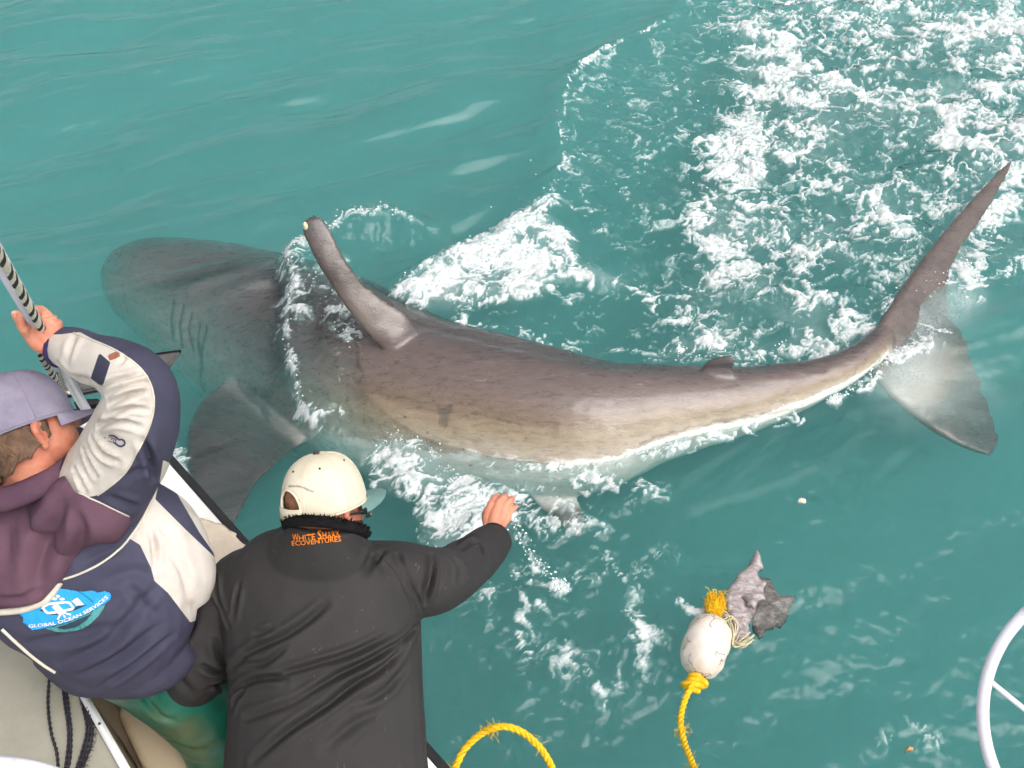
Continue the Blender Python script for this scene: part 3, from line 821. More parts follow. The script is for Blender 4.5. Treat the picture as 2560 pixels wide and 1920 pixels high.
def build_head(person, c, R, Fv, U, skin, neck_to, hairmat, hair_low, cap_base=-0.02):
    """continuous head, face, ears and neck; hair shell as its own part"""
    A = [tuple(R), tuple(Fv), tuple(U)]
    H = head_local(c, R, Fv, U)
    sh = [ball(H(0, -0.008, 0.010), (0.074, 0.094, 0.084), 28, 18, A), ball(H(0, 0.030, -0.045), (0.060, 0.062, 0.070), 24, 16, A),
          ball(H(0, 0.045, -0.088), (0.036, 0.040, 0.026), 16, 10, A), ball(H(0, 0.094, -0.030), (0.012, 0.020, 0.022), 14, 10, A), ball(H(0, 0.086, -0.008), (0.008, 0.012, 0.024), 12, 8, A),
          ball(H(0, 0.080, 0.012), (0.050, 0.014, 0.010), 16, 8, A), ball(H(0, 0.083, -0.066), (0.024, 0.010, 0.006), 14, 8, A), ball(H(0, 0.082, -0.076), (0.020, 0.010, 0.006), 14, 8, A)]
    for s in (-1, 1):
        ear = [H(s * 0.068, -0.004, -0.084), H(s * 0.078, -0.010, -0.066), H(s * 0.087, -0.018, -0.044), H(s * 0.085, -0.014, -0.030), H(s * 0.074, 0.000, -0.030)]
        sh.append(tube(catmull(ear, 4), 0.0085, 10)); sh.append(ball(H(s * 0.076, -0.006, -0.056), (0.006, 0.015, 0.026), 12, 8, A))
        sh.append(ball(H(s * 0.036, 0.062, -0.026), (0.022, 0.020, 0.020), 14, 10, A))
    nk = [H(0, -0.012, -0.02), H(0, -0.022, -0.085), H(0, -0.030, -0.12) * 0.5 + neck_to * 0.5, neck_to]
    sh.append(tube(catmull(nk, 4), [0.056] * 5 + [0.060] * 4 + [0.070] * 4, 20))
    me = remeshed(*join(sh), voxel=0.0038, smooth=3)
    head = wrap_obj('head', me, skin, person)
    for s in (-1, 1):
        V, F = ball(H(s * 0.031, 0.076, -0.004), 0.012, 14, 10, A)
        mesh_obj('eye', V, F, M_EYE, head)
    # hair: a shell a few millimetres proud of the skull, ending raggedly above the neck
    V, F = [], []
    na, nb = 72, 26; rs = np.random.RandomState(4)
    for i in range(nb + 1):
        for k in range(na):
            b = 2 * math.pi * k / na; back = 0.5 - 0.5 * math.sin(b)          # 1 at the back of the head
            low = 0.0 - (0.012 + hair_low * back ** 0.7) + (0.007 * math.sin(k * 0.9) + 0.004 * math.sin(k * 2.1)) * back + 0.002 * rs.rand()
            z = 0.050 + (low - 0.050) * i / nb
            zz = np.clip((z - 0.015) / 0.098, -1, 1); rr = math.sqrt(max(0, 1 - zz * zz))
            if z < 0.0: rr = max(rr, 0.97 + 0.05 * zz)
            if z > cap_base: rr *= 0.90
            bump = 1 + 0.030 * math.sin(k * 1.7 + i * 0.6) * back
            V.append(H(0.080 * rr * math.cos(b) * bump, -0.010 + 0.098 * rr * math.sin(b) * bump * (0.90 if math.sin(b) > 0.3 else 1), z))
    for i in range(nb):
        for k in range(na):
            b = 2 * math.pi * (k + 0.5) / na
            if math.sin(b) > 0.25: continue                                   # no hair on the face
            a = i * na + k; b2 = i * na + (k + 1) % na
            F.append((a, a + na, b2 + na, b2))
    o = mesh_obj('hair', V, F, hairmat, head)
    sm = o.modifiers.new('solid', 'SOLIDIFY'); sm.thickness = 0.006; sm.offset = 1
    return head, H
M_EYE = simple_mat('eye_white', lin(225, 220, 212), 0.2, 0.5)

def build_cap(name, person, H, mat, brim_mat, eyelet_mat, arch_mat, rx=0.090, ry=0.109, rz=0.134, base=-0.024, tilt=0.10):
    """baseball cap with an arched opening and strap at the back"""
    na, nb = 96, 30
    def pt(a, t, off=0.0):
        """a around (0 = right, 90 = front), t 0 rim .. 1 crown"""
        e = t * math.pi / 2
        x = (rx + off) * math.cos(a) * math.cos(e) ** 0.72; y = (ry + off) * math.sin(a) * math.cos(e) ** 0.72 - 0.008
        z = base + (rz + off) * math.sin(e) ** 0.92
        z += tilt * (y + 0.008) * (1 - t) * 0.25 + 0.0016 * math.sin(a * 6) * math.sin(e * 2)
        return H(x, y, z)
    V = []; F = []
    for i in range(nb + 1):
        for k in range(na):
            V.append(pt(2 * math.pi * k / na, i / nb * 0.995))
    def is_open(k, i):
        a = ((k + 0.5) / na * 360 - 270 + 180) % 360 - 180; t = (i + 0.5) / nb
        return (a / 24) ** 2 + (max(t - 0.10, 0) / 0.24) ** 2 < 1 or (abs(a) < 24 and t < 0.10)
    for i in range(nb):
        for k in range(na):
            if is_open(k, i): continue
            a = i * na + k; b = i * na + (k + 1) % na
            F.append((a, b, b + na, a + na))
    F.append(tuple(nb * na + k for k in range(na)))
    cap = mesh_obj(name, V, F, mat, None)
    s = cap.modifiers.new('solid', 'SOLIDIFY'); s.thickness = 0.003; s.offset = -1
    sub = []
    arch = []
    for q in np.linspace(-90, 90, 22):
        aa = 270 + 24 * math.sin(math.radians(q)); tt = 0.10 + 0.24 * math.cos(math.radians(q))
        if abs(q) > 85: tt = 0.02
        arch.append(pt(math.radians(aa), tt, 0.001))
    V, F = tube(arch, 0.0026, 8); mesh_obj('opening_edge', V, F, mat, cap)
    rows = []
    for j, t in enumerate((-0.005, 0.06, 0.125)):
        rows.append([pt(math.radians(270 + q), max(t, 0), 0.003) + (H(0, 0, 0) - H(0, 0, 0.0)) for q in np.linspace(-27, 27, 15)])
    V = [p for r in rows for p in r]; F = [(j * 15 + k, j * 15 + k + 1, (j + 1) * 15 + k + 1, (j + 1) * 15 + k) for j in range(2) for k in range(14)]
    st = mesh_obj('strap', V, F, mat, cap); sm = st.modifiers.new('solid', 'SOLIDIFY'); sm.thickness = 0.003; sm.offset = 1
    # sweat band along the rim
    V, F = tube([pt(math.radians(q), 0.0, 0.0005) for q in np.linspace(-62, 242, 60)], 0.0024, 8); mesh_obj('rim_seam', V, F, mat, cap)
    # brim: curved tongue at the front
    V = []; F = []; nu, nv = 26, 12
    for j in range(nv + 1):
        for k in range(nu + 1):
            a = math.radians(25 + 130 * k / nu); g = j / nv
            p0 = Vector((rx * math.cos(a), ry * math.sin(a) - 0.008))
            ext = 0.072 * (math.sin((a - math.radians(25)) / math.radians(130) * math.pi)) ** 0.55
            q = p0 + Vector((p0.x * 0.10, 1.0)).normalized() * ext * g
            z = base + 0.002 + tilt * (p0.y + 0.008) * 0.25 - 0.010 * g - 0.22 * (q.x ** 2) / 0.09 * (0.15 + g)
            V.append(H(q.x, q.y, z))
    for j in range(nv):
        for k in range(nu):
            a = j * (nu + 1) + k; F.append((a, a + 1, a + nu + 2, a + nu + 1))
    br = mesh_obj('brim', V, F, brim_mat, cap); sm = br.modifiers.new('solid', 'SOLIDIFY'); sm.thickness = 0.004; sm.offset = 0
    V, F = ball(H(0, -0.008, base + rz + 0.002), (0.008, 0.008, 0.004), 14, 8); mesh_obj('top_button', V, F, eyelet_mat, cap)
    for q in (30, 90, 150, 210, 270, 330):
        V, F = ball(pt(math.radians(q), 0.60, 0.0008), 0.0028, 10, 8); mesh_obj('eyelet', V, F, eyelet_mat, cap)
    # panel seams
    for q in (0, 60, 120, 180, 240, 300):
        t0 = 0.36 if q in (240, 300) and False else 0.02
        V, F = tube([pt(math.radians(q), t, 0.0002) for t in np.linspace(t0, 0.98, 16)], 0.0009, 6); mesh_obj('panel_seam', V, F, mat, cap)
    return cap, pt

def cloth_folds(me, bvh, folds, noise_amp=0.004, noise_sc=14.0, seed=1):
    """press fold lines (pixel polylines traced on the cloth) into the surface"""
    P = verts_np(me); N = normals_np(me); n = len(P); disp = np.zeros(n)
    for pts, w, dep in folds:
        w = w * 0.85; dep = dep * 1.25
        line = []
        for x, y in catmull([(a, b) for a, b in pts], 5):
            p, nn = hit(bvh, x, y)
            if p is not None: line.append(np.array(p))
        if len(line) < 2: continue
        L = np.array(line); lo, hi = L.min(0) - 0.08, L.max(0) + 0.08
        idx = np.where(np.all((P > lo) & (P < hi), axis=1))[0]; Q = P[idx]
        best = np.full(len(idx), 9.0); par = np.zeros(len(idx))
        for k in range(len(L) - 1):
            ab = L[k + 1] - L[k]; t = np.clip(((Q - L[k]) @ ab) / (ab @ ab + 1e-12), 0, 1)
            d = np.linalg.norm(Q - L[k] - t[:, None] * ab, axis=1); b = d < best
            best[b] = d[b]; par[b] = (k + t[b]) / (len(L) - 1)
        env = np.sin(np.clip(par, 0.03, 0.97) * math.pi) ** 0.6
        disp[idx] += env * dep * (-np.exp(-(best / w) ** 2) + 0.55 * np.exp(-((best - 2.1 * w) / (1.1 * w)) ** 2))
    disp += noise_amp * ((noise3(P * noise_sc, seed) - 0.5) * 2 + 0.4 * (noise3(P * noise_sc * 2.3, seed + 1) - 0.5) * 2)
    set_verts(me, P + N * disp[:, None])

def conform(name, poly, bvh, mat, parent, thick=0.004, step=6.0, edge=8.0, bulge=0.0, seed=0, rough=0.0, off=0.0015):
    """a patch of cloth or print cut to a pixel outline and laid on a surface, with its own thickness"""
    xs = [p[0] for p in poly]; ys = [p[1] for p in poly]
    gx = np.arange(min(xs) - step, max(xs) + step * 2, step); gy = np.arange(min(ys) - step, max(ys) + step * 2, step)
    X, Y = np.meshgrid(gx, gy); D = in_poly(X, Y, poly)
    # snap outside corners near the edge onto the outline so that it is cut cleanly
    n = len(poly)
    for j in range(len(gy)):
        for i in range(len(gx)):
            if -step * 1.5 < D[j, i] < step * 0.45:
                best = None
                for k in range(n):
                    a = poly[k]; b = poly[(k + 1) % n]; dx, dy = b[0] - a[0], b[1] - a[1]
                    t = max(0, min(1, ((X[j, i] - a[0]) * dx + (Y[j, i] - a[1]) * dy) / (dx * dx + dy * dy + 1e-9)))
                    q = (a[0] + t * dx, a[1] + t * dy); d = (q[0] - X[j, i]) ** 2 + (q[1] - Y[j, i]) ** 2
                    if best is None or d < best[0]: best = (d, q)
                X[j, i], Y[j, i] = best[1]; D[j, i] = 0.0
    idx = {}; V = []; F = []; rs = np.random.RandomState(seed)
    NZ = fbm2(X / 40.0 + seed, Y / 40.0, 3, seed + 3) - 0.5
    for j in range(len(gy)):
        for i in range(len(gx)):
            if D[j, i] < -0.01: continue
            p, nn = hit(bvh, X[j, i], Y[j, i])
            if p is None: continue
            lift = off + thick * min(1, (D[j, i] / edge)) ** 0.5 + bulge * float(sstep(0, 1, D[j, i] / (edge * 6))) + rough * NZ[j, i] * min(1, D[j, i] / (edge * 2))
            idx[(j, i)] = len(V); V.append(tuple(p + nn * lift))
    for j in range(len(gy) - 1):
        for i in range(len(gx) - 1):
            q = [(j, i), (j, i + 1), (j + 1, i + 1), (j + 1, i)]
            have = [idx[c] for c in q if c in idx]
            if len(have) >= 3 and sum(D[c] > 0.01 for c in q if c in idx) >= 1: F.append(tuple(have))
            elif len(have) == 4: F.append(tuple(have))
    return mesh_obj(name, V, F, mat, parent)

def text_on(name, s, base, height, bvh, mat, parent, spacing=1.0, off=0.003, bold=0.0):
    """lettering printed on a surface along a pixel baseline"""
    cu = bpy.data.curves.new('tmp', 'FONT'); cu.body = s; cu.size = 1.0; cu.resolution_u = 2; cu.space_character = spacing; cu.offset = bold
    o = bpy.data.objects.new('tmp', cu); COL.objects.link(o)
    dg = bpy.context.evaluated_depsgraph_get(); dg.update()
    me = bpy.data.meshes.new_from_object(o.evaluated_get(dg))
    bpy.data.objects.remove(o); bpy.data.curves.remove(cu)
    P = verts_np(me); x0, x1 = P[:, 0].min(), P[:, 0].max(); hgt = 0.72
    B = catmull([(a, b) for a, b in base], 12); seg = np.hypot(*np.diff(B, axis=0).T); acc = np.concatenate([[0], np.cumsum(seg)]); acc /= acc[-1]
    for i, (x, y, z) in enumerate(P):
        t = (x - x0) / (x1 - x0); bx = np.interp(t, acc, B[:, 0]); by = np.interp(t, acc, B[:, 1])
        t2 = min(t + 0.01, 1); t1 = max(t - 0.01, 0)
        d = np.array([np.interp(t2, acc, B[:, 0]) - np.interp(t1, acc, B[:, 0]), np.interp(t2, acc, B[:, 1]) - np.interp(t1, acc, B[:, 1])]); d /= np.linalg.norm(d) + 1e-9
        q = np.array([bx, by]) + np.array([d[1], -d[0]]) * (y / hgt * height)
        p, nn = hit(bvh, q[0], q[1])
        P[i] = np.array(p + nn * off) if p is not None else np.array(atd(q[0], q[1], 2.5))
    set_verts(me, P); me.name = name
    ob = bpy.data.objects.new(name, me); me.materials.clear(); me.materials.append(mat)
    return link(ob, parent)

def hand_mesh(name, skin, parent, palm, fingers, thumb, wrist, nails=True):
    """palm: list of (point, radius); fingers/thumb: lists of joints; all in world space"""
    sh = []
    for chain, rad in palm: sh.append(tube(catmull([tuple(p) for p in chain], 4), rad, 14))
    for ch, r0, r1 in fingers + thumb:
        c = catmull([tuple(p) for p in ch], 4); rr = np.linspace(r0, r1, len(c)); sh.append(tube(c, list(rr), 12)); sh.append(ball(c[-1], rr[-1], 12, 8))
        for k in range(1, len(ch) - 1): sh.append(ball(ch[k], (r0 + (r1 - r0) * k / (len(ch) - 1)) * 1.07, 12, 8))
    sh.append(tube(catmull([tuple(p) for p in wrist], 4), 0.029, 18, (1.0, 0.78), upref=tuple(-FWD)))
    me = remeshed(*join(sh), voxel=0.0024, smooth=4)
    o = wrap_obj(name, me, skin, parent)
    return o, me

def sd_attr(me, name, polys, wob=0.0):
    """signed pixel distance to the union of outlines, positive inside, for crisp cloth panels"""
    P = verts_np(me); U, Vv, _ = proj(P)
    s = np.full(len(P), -60.0)
    for p in polys: s = np.maximum(s, in_poly(U, Vv, p))
    attr(me, name, np.clip(s, -60, 60))
# ------------------------------------------------------------------ man in the black jacket
TOCAM = tuple(-FWD)
man2 = thing('person', at(815, 1800, 0.16), 'man in black jacket and cream cap reaching out over the water', 'person')
def limb(rows, thick, seg=28, n=5, up=TOCAM):
    """rows of (px, py, depth, half width px); thick = half thickness / half width"""
    R = catmull(rows, n); pts = [np.array(atd(a, b, d)) for a, b, d, h in R]; rr = [h * d / FPX for a, b, d, h in R]
    fl = [(1.0, thick if np.isscalar(thick) else float(np.interp(i / (len(R) - 1), np.linspace(0, 1, len(thick)), thick))) for i in range(len(R))]
    return tube(pts, rr, seg, fl, upref=up)
torso = limb([(812, 2130, 2.50, 250), (814, 2000, 2.50, 262), (816, 1860, 2.51, 250), (814, 1700, 2.54, 240), (806, 1560, 2.57, 248), (796, 1450, 2.59, 246), (798, 1390, 2.60, 195), (806, 1345, 2.60, 118), (812, 1318, 2.60, 92)], [0.55, 0.58, 0.62, 0.64, 0.62, 0.58, 0.55, 0.62, 0.8, 0.85])
rarm = limb([(900, 1450, 2.60, 100), (1000, 1452, 2.60, 100), (1085, 1452, 2.64, 84), (1150, 1424, 2.74, 68), (1200, 1385, 2.84, 58), (1232, 1356, 2.91, 48), (1240, 1347, 2.93, 43)], 0.95)
larm = limb([(690, 1440, 2.60, 90), (605, 1470, 2.62, 92), (540, 1560, 2.64, 90), (490, 1650, 2.66, 88), (478, 1695, 2.72, 84), (520, 1715, 2.80, 66), (590, 1690, 2.84, 54), (630, 1660, 2.84, 46)], 0.95)
coll = limb([(806, 1440, 2.580, 190), (808, 1385, 2.540, 145), (812, 1338, 2.520, 108), (815, 1304, 2.512, 98)], [0.6, 0.72, 0.9, 0.98])
jme = remeshed(*join([torso, rarm, larm, coll]), voxel=0.0052, smooth=6)
jb = bvh_of(jme)
def z5(*p): return [(380 + 0.3345 * x, 1400 + 0.3345 * y) for x, y in p]
def z4(*p): return [(600 + 0.3255 * x, 1080 + 0.3255 * y) for x, y in p]
cloth_folds(jme, jb, [
    (z5((760, 1500), (1000, 1290), (1300, 1090), (1500, 940), (1750, 780), (1960, 520)), 0.010, 0.016),
    (z5((1060, 1060), (1350, 880), (1600, 760), (1850, 610), (1980, 500)), 0.008, 0.013),
    (z5((860, 885), (1150, 800), (1480, 700), (1750, 570)), 0.008, 0.010),
    (z5((600, 800), (740, 680), (1000, 560), (1200, 420), (1300, 330)), 0.010, 0.011),
    (z5((590, 1010), (700, 920), (880, 880), (1000, 900)), 0.008, 0.011), (z5((700, 1180), (900, 1120), (1080, 1050)), 0.010, 0.008), (z5((600, 1120), (640, 1030), (700, 960)), 0.007, 0.010),
    (z5((640, 760), (840, 770), (1000, 650)), 0.007, 0.007), (z5((780, 560), (900, 520)), 0.008, 0.007), (z5((1560, 1080), (1750, 970), (1900, 800)), 0.010, 0.008), (z5((1300, 1400), (1500, 1230), (1700, 1130)), 0.014, 0.007),
    (z4((1470, 940), (1495, 1080), (1430, 1260)), 0.007, 0.013), (z4((1040, 1010), (1065, 960), (1095, 920)), 0.008, 0.012), (z4((960, 1060), (1000, 1000), (1030, 930)), 0.012, 0.008), (z4((1210, 930), (1260, 1010)), 0.006, 0.007),
    (z4((1690, 905), (1790, 850), (1850, 880), (1870, 930)), 0.008, 0.012), (z4((1640, 880), (1760, 800)), 0.010, 0.008), (z4((1540, 980), (1530, 1100), (1480, 1230)), 0.012, 0.006), (z4((1640, 960), (1700, 1050), (1680, 1150)), 0.012, 0.005),
    (z5((470, 140), (500, 250), (580, 500)), 0.007, 0.013), (z5((655, 190), (640, 320), (610, 440)), 0.007, 0.013), (z5((380, 790), (470, 830), (560, 830)), 0.008, 0.013), (z5((430, 950), (490, 930), (550, 950)), 0.008, 0.013),
    (z5((130, 620), (250, 560), (330, 420)), 0.012, 0.008), (z5((180, 760), (200, 880), (300, 1000)), 0.014, 0.008), (z5((470, 600), (500, 700), (560, 780)), 0.008, 0.009), (z5((1910, 160), (1960, 260)), 0.005, 0.006),
    (z5((2100, 30), (2080, 200), (2040, 330)), 0.007, 0.014), (z5((1880, 40), (1950, 200), (2030, 400)), 0.004, 0.005)], 0.0035, 9.0, 7)

def black_cloth():
    m = Mat('black_softshell')
    n = m.noise(5.0, 5, 0.6); w = m.noise(420.0, 2, 0.6, m.coord((1, 0.5, 1)))
    c = m.ramp(n, [(0.3, (0.024, 0.0212, 0.0215, 1)), (0.7, (0.035, 0.031, 0.0315, 1))])
    lint = m.smooth(m.noise(46.0, 2, 0.5, m.coord((2.6, 0.9, 1.4), (0, 0, 0.25)), 1.5), 0.705, 0.745)
    c = m.mix(m.math('MULTIPLY', lint, 0.16), c, lin(168, 160, 156))
    return m.set(col=c, rough=0.72, spec=0.30, normal=m.bump(m.math('ADD', w, m.math('MULTIPLY', n, 2.0)), 0.18, 0.003))
M_BLACK = black_cloth()
jacket2 = wrap_obj('jacket', jme, M_BLACK, man2)
jb = bvh_of(jme)
# fleece collar: a ring of short pile around the neck
M_FLEECE = simple_mat('black_fleece', (0.014, 0.013, 0.014, 1), 0.95, 0.1, 0.4, 90, 0.8, 0.006)
nc = np.array(atd(815, 1306, 2.51)); rs = np.random.RandomState(3)
V = []; F = []
ring = [nc + 0.092 * math.cos(a) * RGT * 1.0 + 0.088 * math.sin(a) * (-FWD) + UPV * (-0.016 + 0.030 * math.sin(a) - 0.008 * math.cos(a)) for a in np.linspace(0, 2 * math.pi, 60, endpoint=False)]
V, F = tube(ring + [ring[0]], 0.014, 10, upref=tuple(UPV))
for k in range(1500):                                   # tufts
    a = rs.rand() * 2 * math.pi; i = int(a / (2 * math.pi) * 60) % 60
    out = (ring[i] - nc); out = out / np.linalg.norm(out) * 0.5 + UPV * (0.5 + 0.5 * rs.rand()) + (rs.rand(3) - 0.5)
    out /= np.linalg.norm(out); b0 = ring[i] + (rs.rand(3) - 0.5) * 0.012 + out * 0.008; t1 = b0 + out * (0.004 + 0.007 * rs.rand())
    sd = np.cross(out, rs.rand(3) - 0.5); sd /= np.linalg.norm(sd); j = len(V)
    V += [tuple(b0 + sd * 0.003), tuple(b0 - sd * 0.003), tuple(t1)]; F.append((j, j + 1, j + 2))
mesh_obj('fleece_collar', V, F, M_FLEECE, jacket2, False)['kind'] = 'stuff'
def seam_on(pts, r, mat, parent, bvh, name='seam'):
    line = [p + nn * r * 0.3 for p, nn in (hit(bvh, x, y) for x, y in catmull([(a, b) for a, b in pts], 8)) if p is not None]
    V, F = tube(line, r, 6); return mesh_obj(name, V, F, mat, parent)
seam_on([(940, 1380), (985, 1425), (1015, 1485), (1040, 1545), (1056, 1572)], 0.0013, M_BLACK, jacket2, jb)
seam_on([(612, 1425), (592, 1490), (578, 1555)], 0.0013, M_BLACK, jacket2, jb)
# cuff hem and waist hem seams
def ringseam(c, r, ax, tube_r, mat, parent, name, fl=0.95):
    ax = Vector(ax).normalized(); s = ax.cross(Vector(TOCAM)).normalized(); u = s.cross(ax)
    V, F = tube([tuple(Vector(c) + s * r * math.cos(a) + u * r * fl * math.sin(a)) for a in np.linspace(0, 2 * math.pi, 40)], tube_r, 8, upref=tuple(ax))
    return mesh_obj(name, V, F, mat, parent)
ringseam(atd(1240, 1347, 2.93), 0.046, atd(1240, 1347, 2.93) - atd(1200, 1385, 2.84), 0.004, M_BLACK, jacket2, 'cuff')
M_ORANGE = simple_mat('orange_embroidery', lin(236, 128, 30), 0.7, 0.2, 0.2, 200, 0.4)
text_on('embroidery', 'W', [(734, 1352), (749, 1351)], 18, jb, M_ORANGE, jacket2, bold=0.012)
text_on('embroidery', 'HITE', [(750, 1351), (789, 1347)], 13, jb, M_ORANGE, jacket2, bold=0.012)
text_on('embroidery', 'S', [(795, 1347), (805, 1346)], 18, jb, M_ORANGE, jacket2, bold=0.012)
text_on('embroidery', 'HARK', [(807, 1346), (850, 1341)], 13, jb, M_ORANGE, jacket2, bold=0.012)
text_on('embroidery', 'ECOVENTURES', [(732, 1364), (770, 1361), (810, 1356), (852, 1352)], 12, jb, M_ORANGE, jacket2, bold=0.012)

# head
r2, f2, u2 = frame(0.64 * RGT + 0.72 * FWD + 0.20 * UPV, UPV)
hc2 = atd(816, 1242, 2.54)
M_CREAM = Mat('cream_cotton')
_n = M_CREAM.noise(12.0, 5); _w = M_CREAM.noise(500.0, 2)
M_CREAM = M_CREAM.set(col=M_CREAM.ramp(_n, [(0.3, lin(204, 193, 170)), (0.7, lin(221, 211, 191))]), rough=0.85, spec=0.2, normal=M_CREAM.bump(M_CREAM.math('ADD', _n, M_CREAM.math('MULTIPLY', _w, 0.3)), 0.25, 0.004))
M_BRIM = Mat('grey_green_brim'); M_BRIM = M_BRIM.set(col=M_BRIM.ramp(M_BRIM.noise(20.0, 4), [(0.3, lin(96, 128, 124)), (0.7, lin(112, 142, 138))]), rough=0.6, spec=0.3)
M_DARKTHREAD = simple_mat('dark_thread', lin(70, 62, 60), 0.8, 0.2)
head2, H2 = build_head(man2, hc2, r2, f2, u2, M_SKIN2, atd(810, 1370, 2.58), M_HAIR2, 0.060)
cap2, cpt2 = build_cap('baseball_cap', None, H2, M_CREAM, M_BRIM, M_DARKTHREAD, M_HAIR2)
tag(cap2, 'cream baseball cap with grey green brim on the man in black', 'cap')
# small web address over the opening of the cap
cb2 = bvh_of(cap2.data)
text_on('cap_lettering', 'white-shark-diving.com', [(722, 1219), (750, 1219), (783, 1232)], 7, cb2, M_DARKTHREAD, cap2, off=0.0015)
# sunglasses
M_GLASS = simple_mat('black_plastic', (0.012, 0.012, 0.013, 1), 0.2, 0.5)
sg = thing('sunglasses', H2(0, 0.10, -0.005), 'black wraparound sunglasses worn below the cream cap', 'sunglasses')
for s in (-1, 1):
    V, F = tube([H2(s * 0.086, -0.022, -0.034), H2(s * 0.088, 0.00, -0.036), H2(s * 0.087, 0.025, -0.040), H2(s * 0.084, 0.048, -0.043)], [0.0025, 0.003, 0.0045, 0.009], 10, (0.35, 1.0), upref=tuple(u2))
    mesh_obj('temple_arm', V, F, M_GLASS, sg)
V = []; F = []
for j in range(6):
    for k in range(25):
        a = math.radians(26 + 128 * k / 24); zz = (j - 2.5) / 2.5; g = abs(k - 12) / 12
        hh = 0.021 * (1 - 0.45 * g ** 3) * (0.72 + 0.28 * min(1, abs(k - 12) / 3))
        V.append(H2(0.092 * math.cos(a), 0.004 + 0.103 * math.sin(a), -0.050 + hh * zz))
for j in range(5):
    for k in range(24): F.append((j * 25 + k, j * 25 + k + 1, (j + 1) * 25 + k + 1, (j + 1) * 25 + k))
ln = mesh_obj('lens', V, F, M_GLASS, sg); sm = ln.modifiers.new('solid', 'SOLIDIFY'); sm.thickness = 0.003

# reaching hand
def zh(x, y, d): return atd(1160 + 0.0964 * x, 1200 + 0.0964 * y, d)
fing = [([zh(640, 800, 2.975), zh(700, 620, 2.985), zh(790, 480, 3.015), zh(850, 405, 3.045)], 0.0118, 0.0092),
        ([zh(830, 800, 2.970), zh(900, 600, 2.985), zh(1010, 470, 3.015), zh(1075, 405, 3.050)], 0.0122, 0.0096),
        ([zh(1000, 840, 2.972), zh(1070, 680, 2.985), zh(1180, 560, 3.010), zh(1245, 485, 3.040)], 0.0120, 0.0092),
        ([zh(1140, 920, 2.982), zh(1210, 800, 2.995), zh(1290, 730, 3.012), zh(1335, 695, 3.030)], 0.0106, 0.0082)]
palm = [([zh(680, 1300, 2.955), zh(620, 1050, 2.968), zh(650, 800, 2.978)], 0.0165), ([zh(740, 1320, 2.950), zh(770, 1060, 2.958), zh(835, 800, 2.973)], 0.0175), ([zh(800, 1330, 2.952), zh(890, 1090, 2.960), zh(1000, 850, 2.976)], 0.0170), ([zh(840, 1350, 2.958), zh(990, 1120, 2.970), zh(1130, 930, 2.986)], 0.0150)]
thumb = [([zh(620, 1180, 2.985), zh(560, 1000, 3.010), zh(560, 860, 3.030), zh(600, 760, 3.045)], 0.0130, 0.0090)]
hand2, hme = hand_mesh('hand', M_SKIN, man2, palm, fing, thumb, [zh(560, 1560, 2.925), zh(640, 1420, 2.942), zh(720, 1300, 2.955)])
for ch, r0, r1 in fing:
    e = Vector(ch[-1]); ax = (e - Vector(ch[-2])).normalized(); nn = (Vector(TOCAM) - ax * ax.dot(Vector(TOCAM))).normalized(); sd = ax.cross(nn)
    V, F = ball(e + nn * (r1 * 0.72) + ax * 0.001, (0.0048, 0.0060, 0.0020), 10, 6, [tuple(sd), tuple(ax), tuple(nn)]); mesh_obj('fingernail', V, F, M_NAIL, hand2)
# the other hand, on the gunwale under the chest
def gh(x, y, z=0.575): return at(x, y, z)
hand3, _ = hand_mesh('hand', M_SKIN, man2, [([gh(640, 1650, 0.585), gh(680, 1620, 0.58)], 0.030)], [([gh(690, 1600 + 14 * k, 0.582), gh(715, 1585 + 14 * k, 0.584), gh(738, 1575 + 14 * k, 0.572)], 0.0095, 0.0075) for k in range(4)], [([gh(660, 1600, 0.58), gh(680, 1578, 0.578), gh(700, 1562, 0.572)], 0.0115, 0.0085)], [atd(618, 1668, 2.83), gh(640, 1650, 0.588)])
# trousers below the hem
M_TROUSER = simple_mat('dark_trousers', (0.030, 0.030, 0.036, 1), 0.85, 0.2)
leg = [limb([(810, 2080, 2.52, 215), (810, 2260, 2.55, 225), (805, 2400, 2.62, 190)], 0.7)]
tr = []
for dx in (-95, 95):
    h0 = np.array(atd(808 + dx, 2300, 2.60)); tr.append(tube([h0, h0 + np.array([0, -0.10, -0.14]), h0 + np.array([0, -0.06, -0.28]), np.array([h0[0], h0[1] - 0.05, 0.19])], [0.105, 0.10, 0.085, 0.075], 20))
me = remeshed(*join(leg + tr), voxel=0.010, smooth=5); wrap_obj('trousers', me, M_TROUSER, man2)
# ------------------------------------------------------------------ man in the navy and cream jacket
man1 = thing('person', at(250, 1650, 0.16), 'man in navy and cream jacket with purple hood gripping a grey pole', 'person')
torso = limb([(40, 1225, 2.40, 80), (90, 1270, 2.42, 150), (140, 1345, 2.44, 232), (212, 1440, 2.47, 264), (258, 1545, 2.50, 236), (275, 1622, 2.53, 185), (280, 1672, 2.56, 115), (280, 1692, 2.58, 50)], [0.8, 0.62, 0.55, 0.55, 0.60, 0.66, 0.7, 0.7])
hip = limb([(150, 1520, 2.53, 150), (260, 1560, 2.54, 186), (380, 1590, 2.56, 150), (440, 1560, 2.58, 90)], 0.75)
chest = limb([(300, 1290, 2.46, 120), (370, 1350, 2.50, 135), (420, 1430, 2.53, 120), (430, 1500, 2.55, 90)], 0.9)
rarm = limb([(190, 1290, 2.40, 110), (262, 1215, 2.36, 118), (322, 1110, 2.28, 110), (352, 1020, 2.21, 96), (340, 955, 2.18, 86), (285, 915, 2.20, 72), (225, 893, 2.23, 62), (178, 874, 2.26, 56), (152, 868, 2.275, 48)], 0.95)
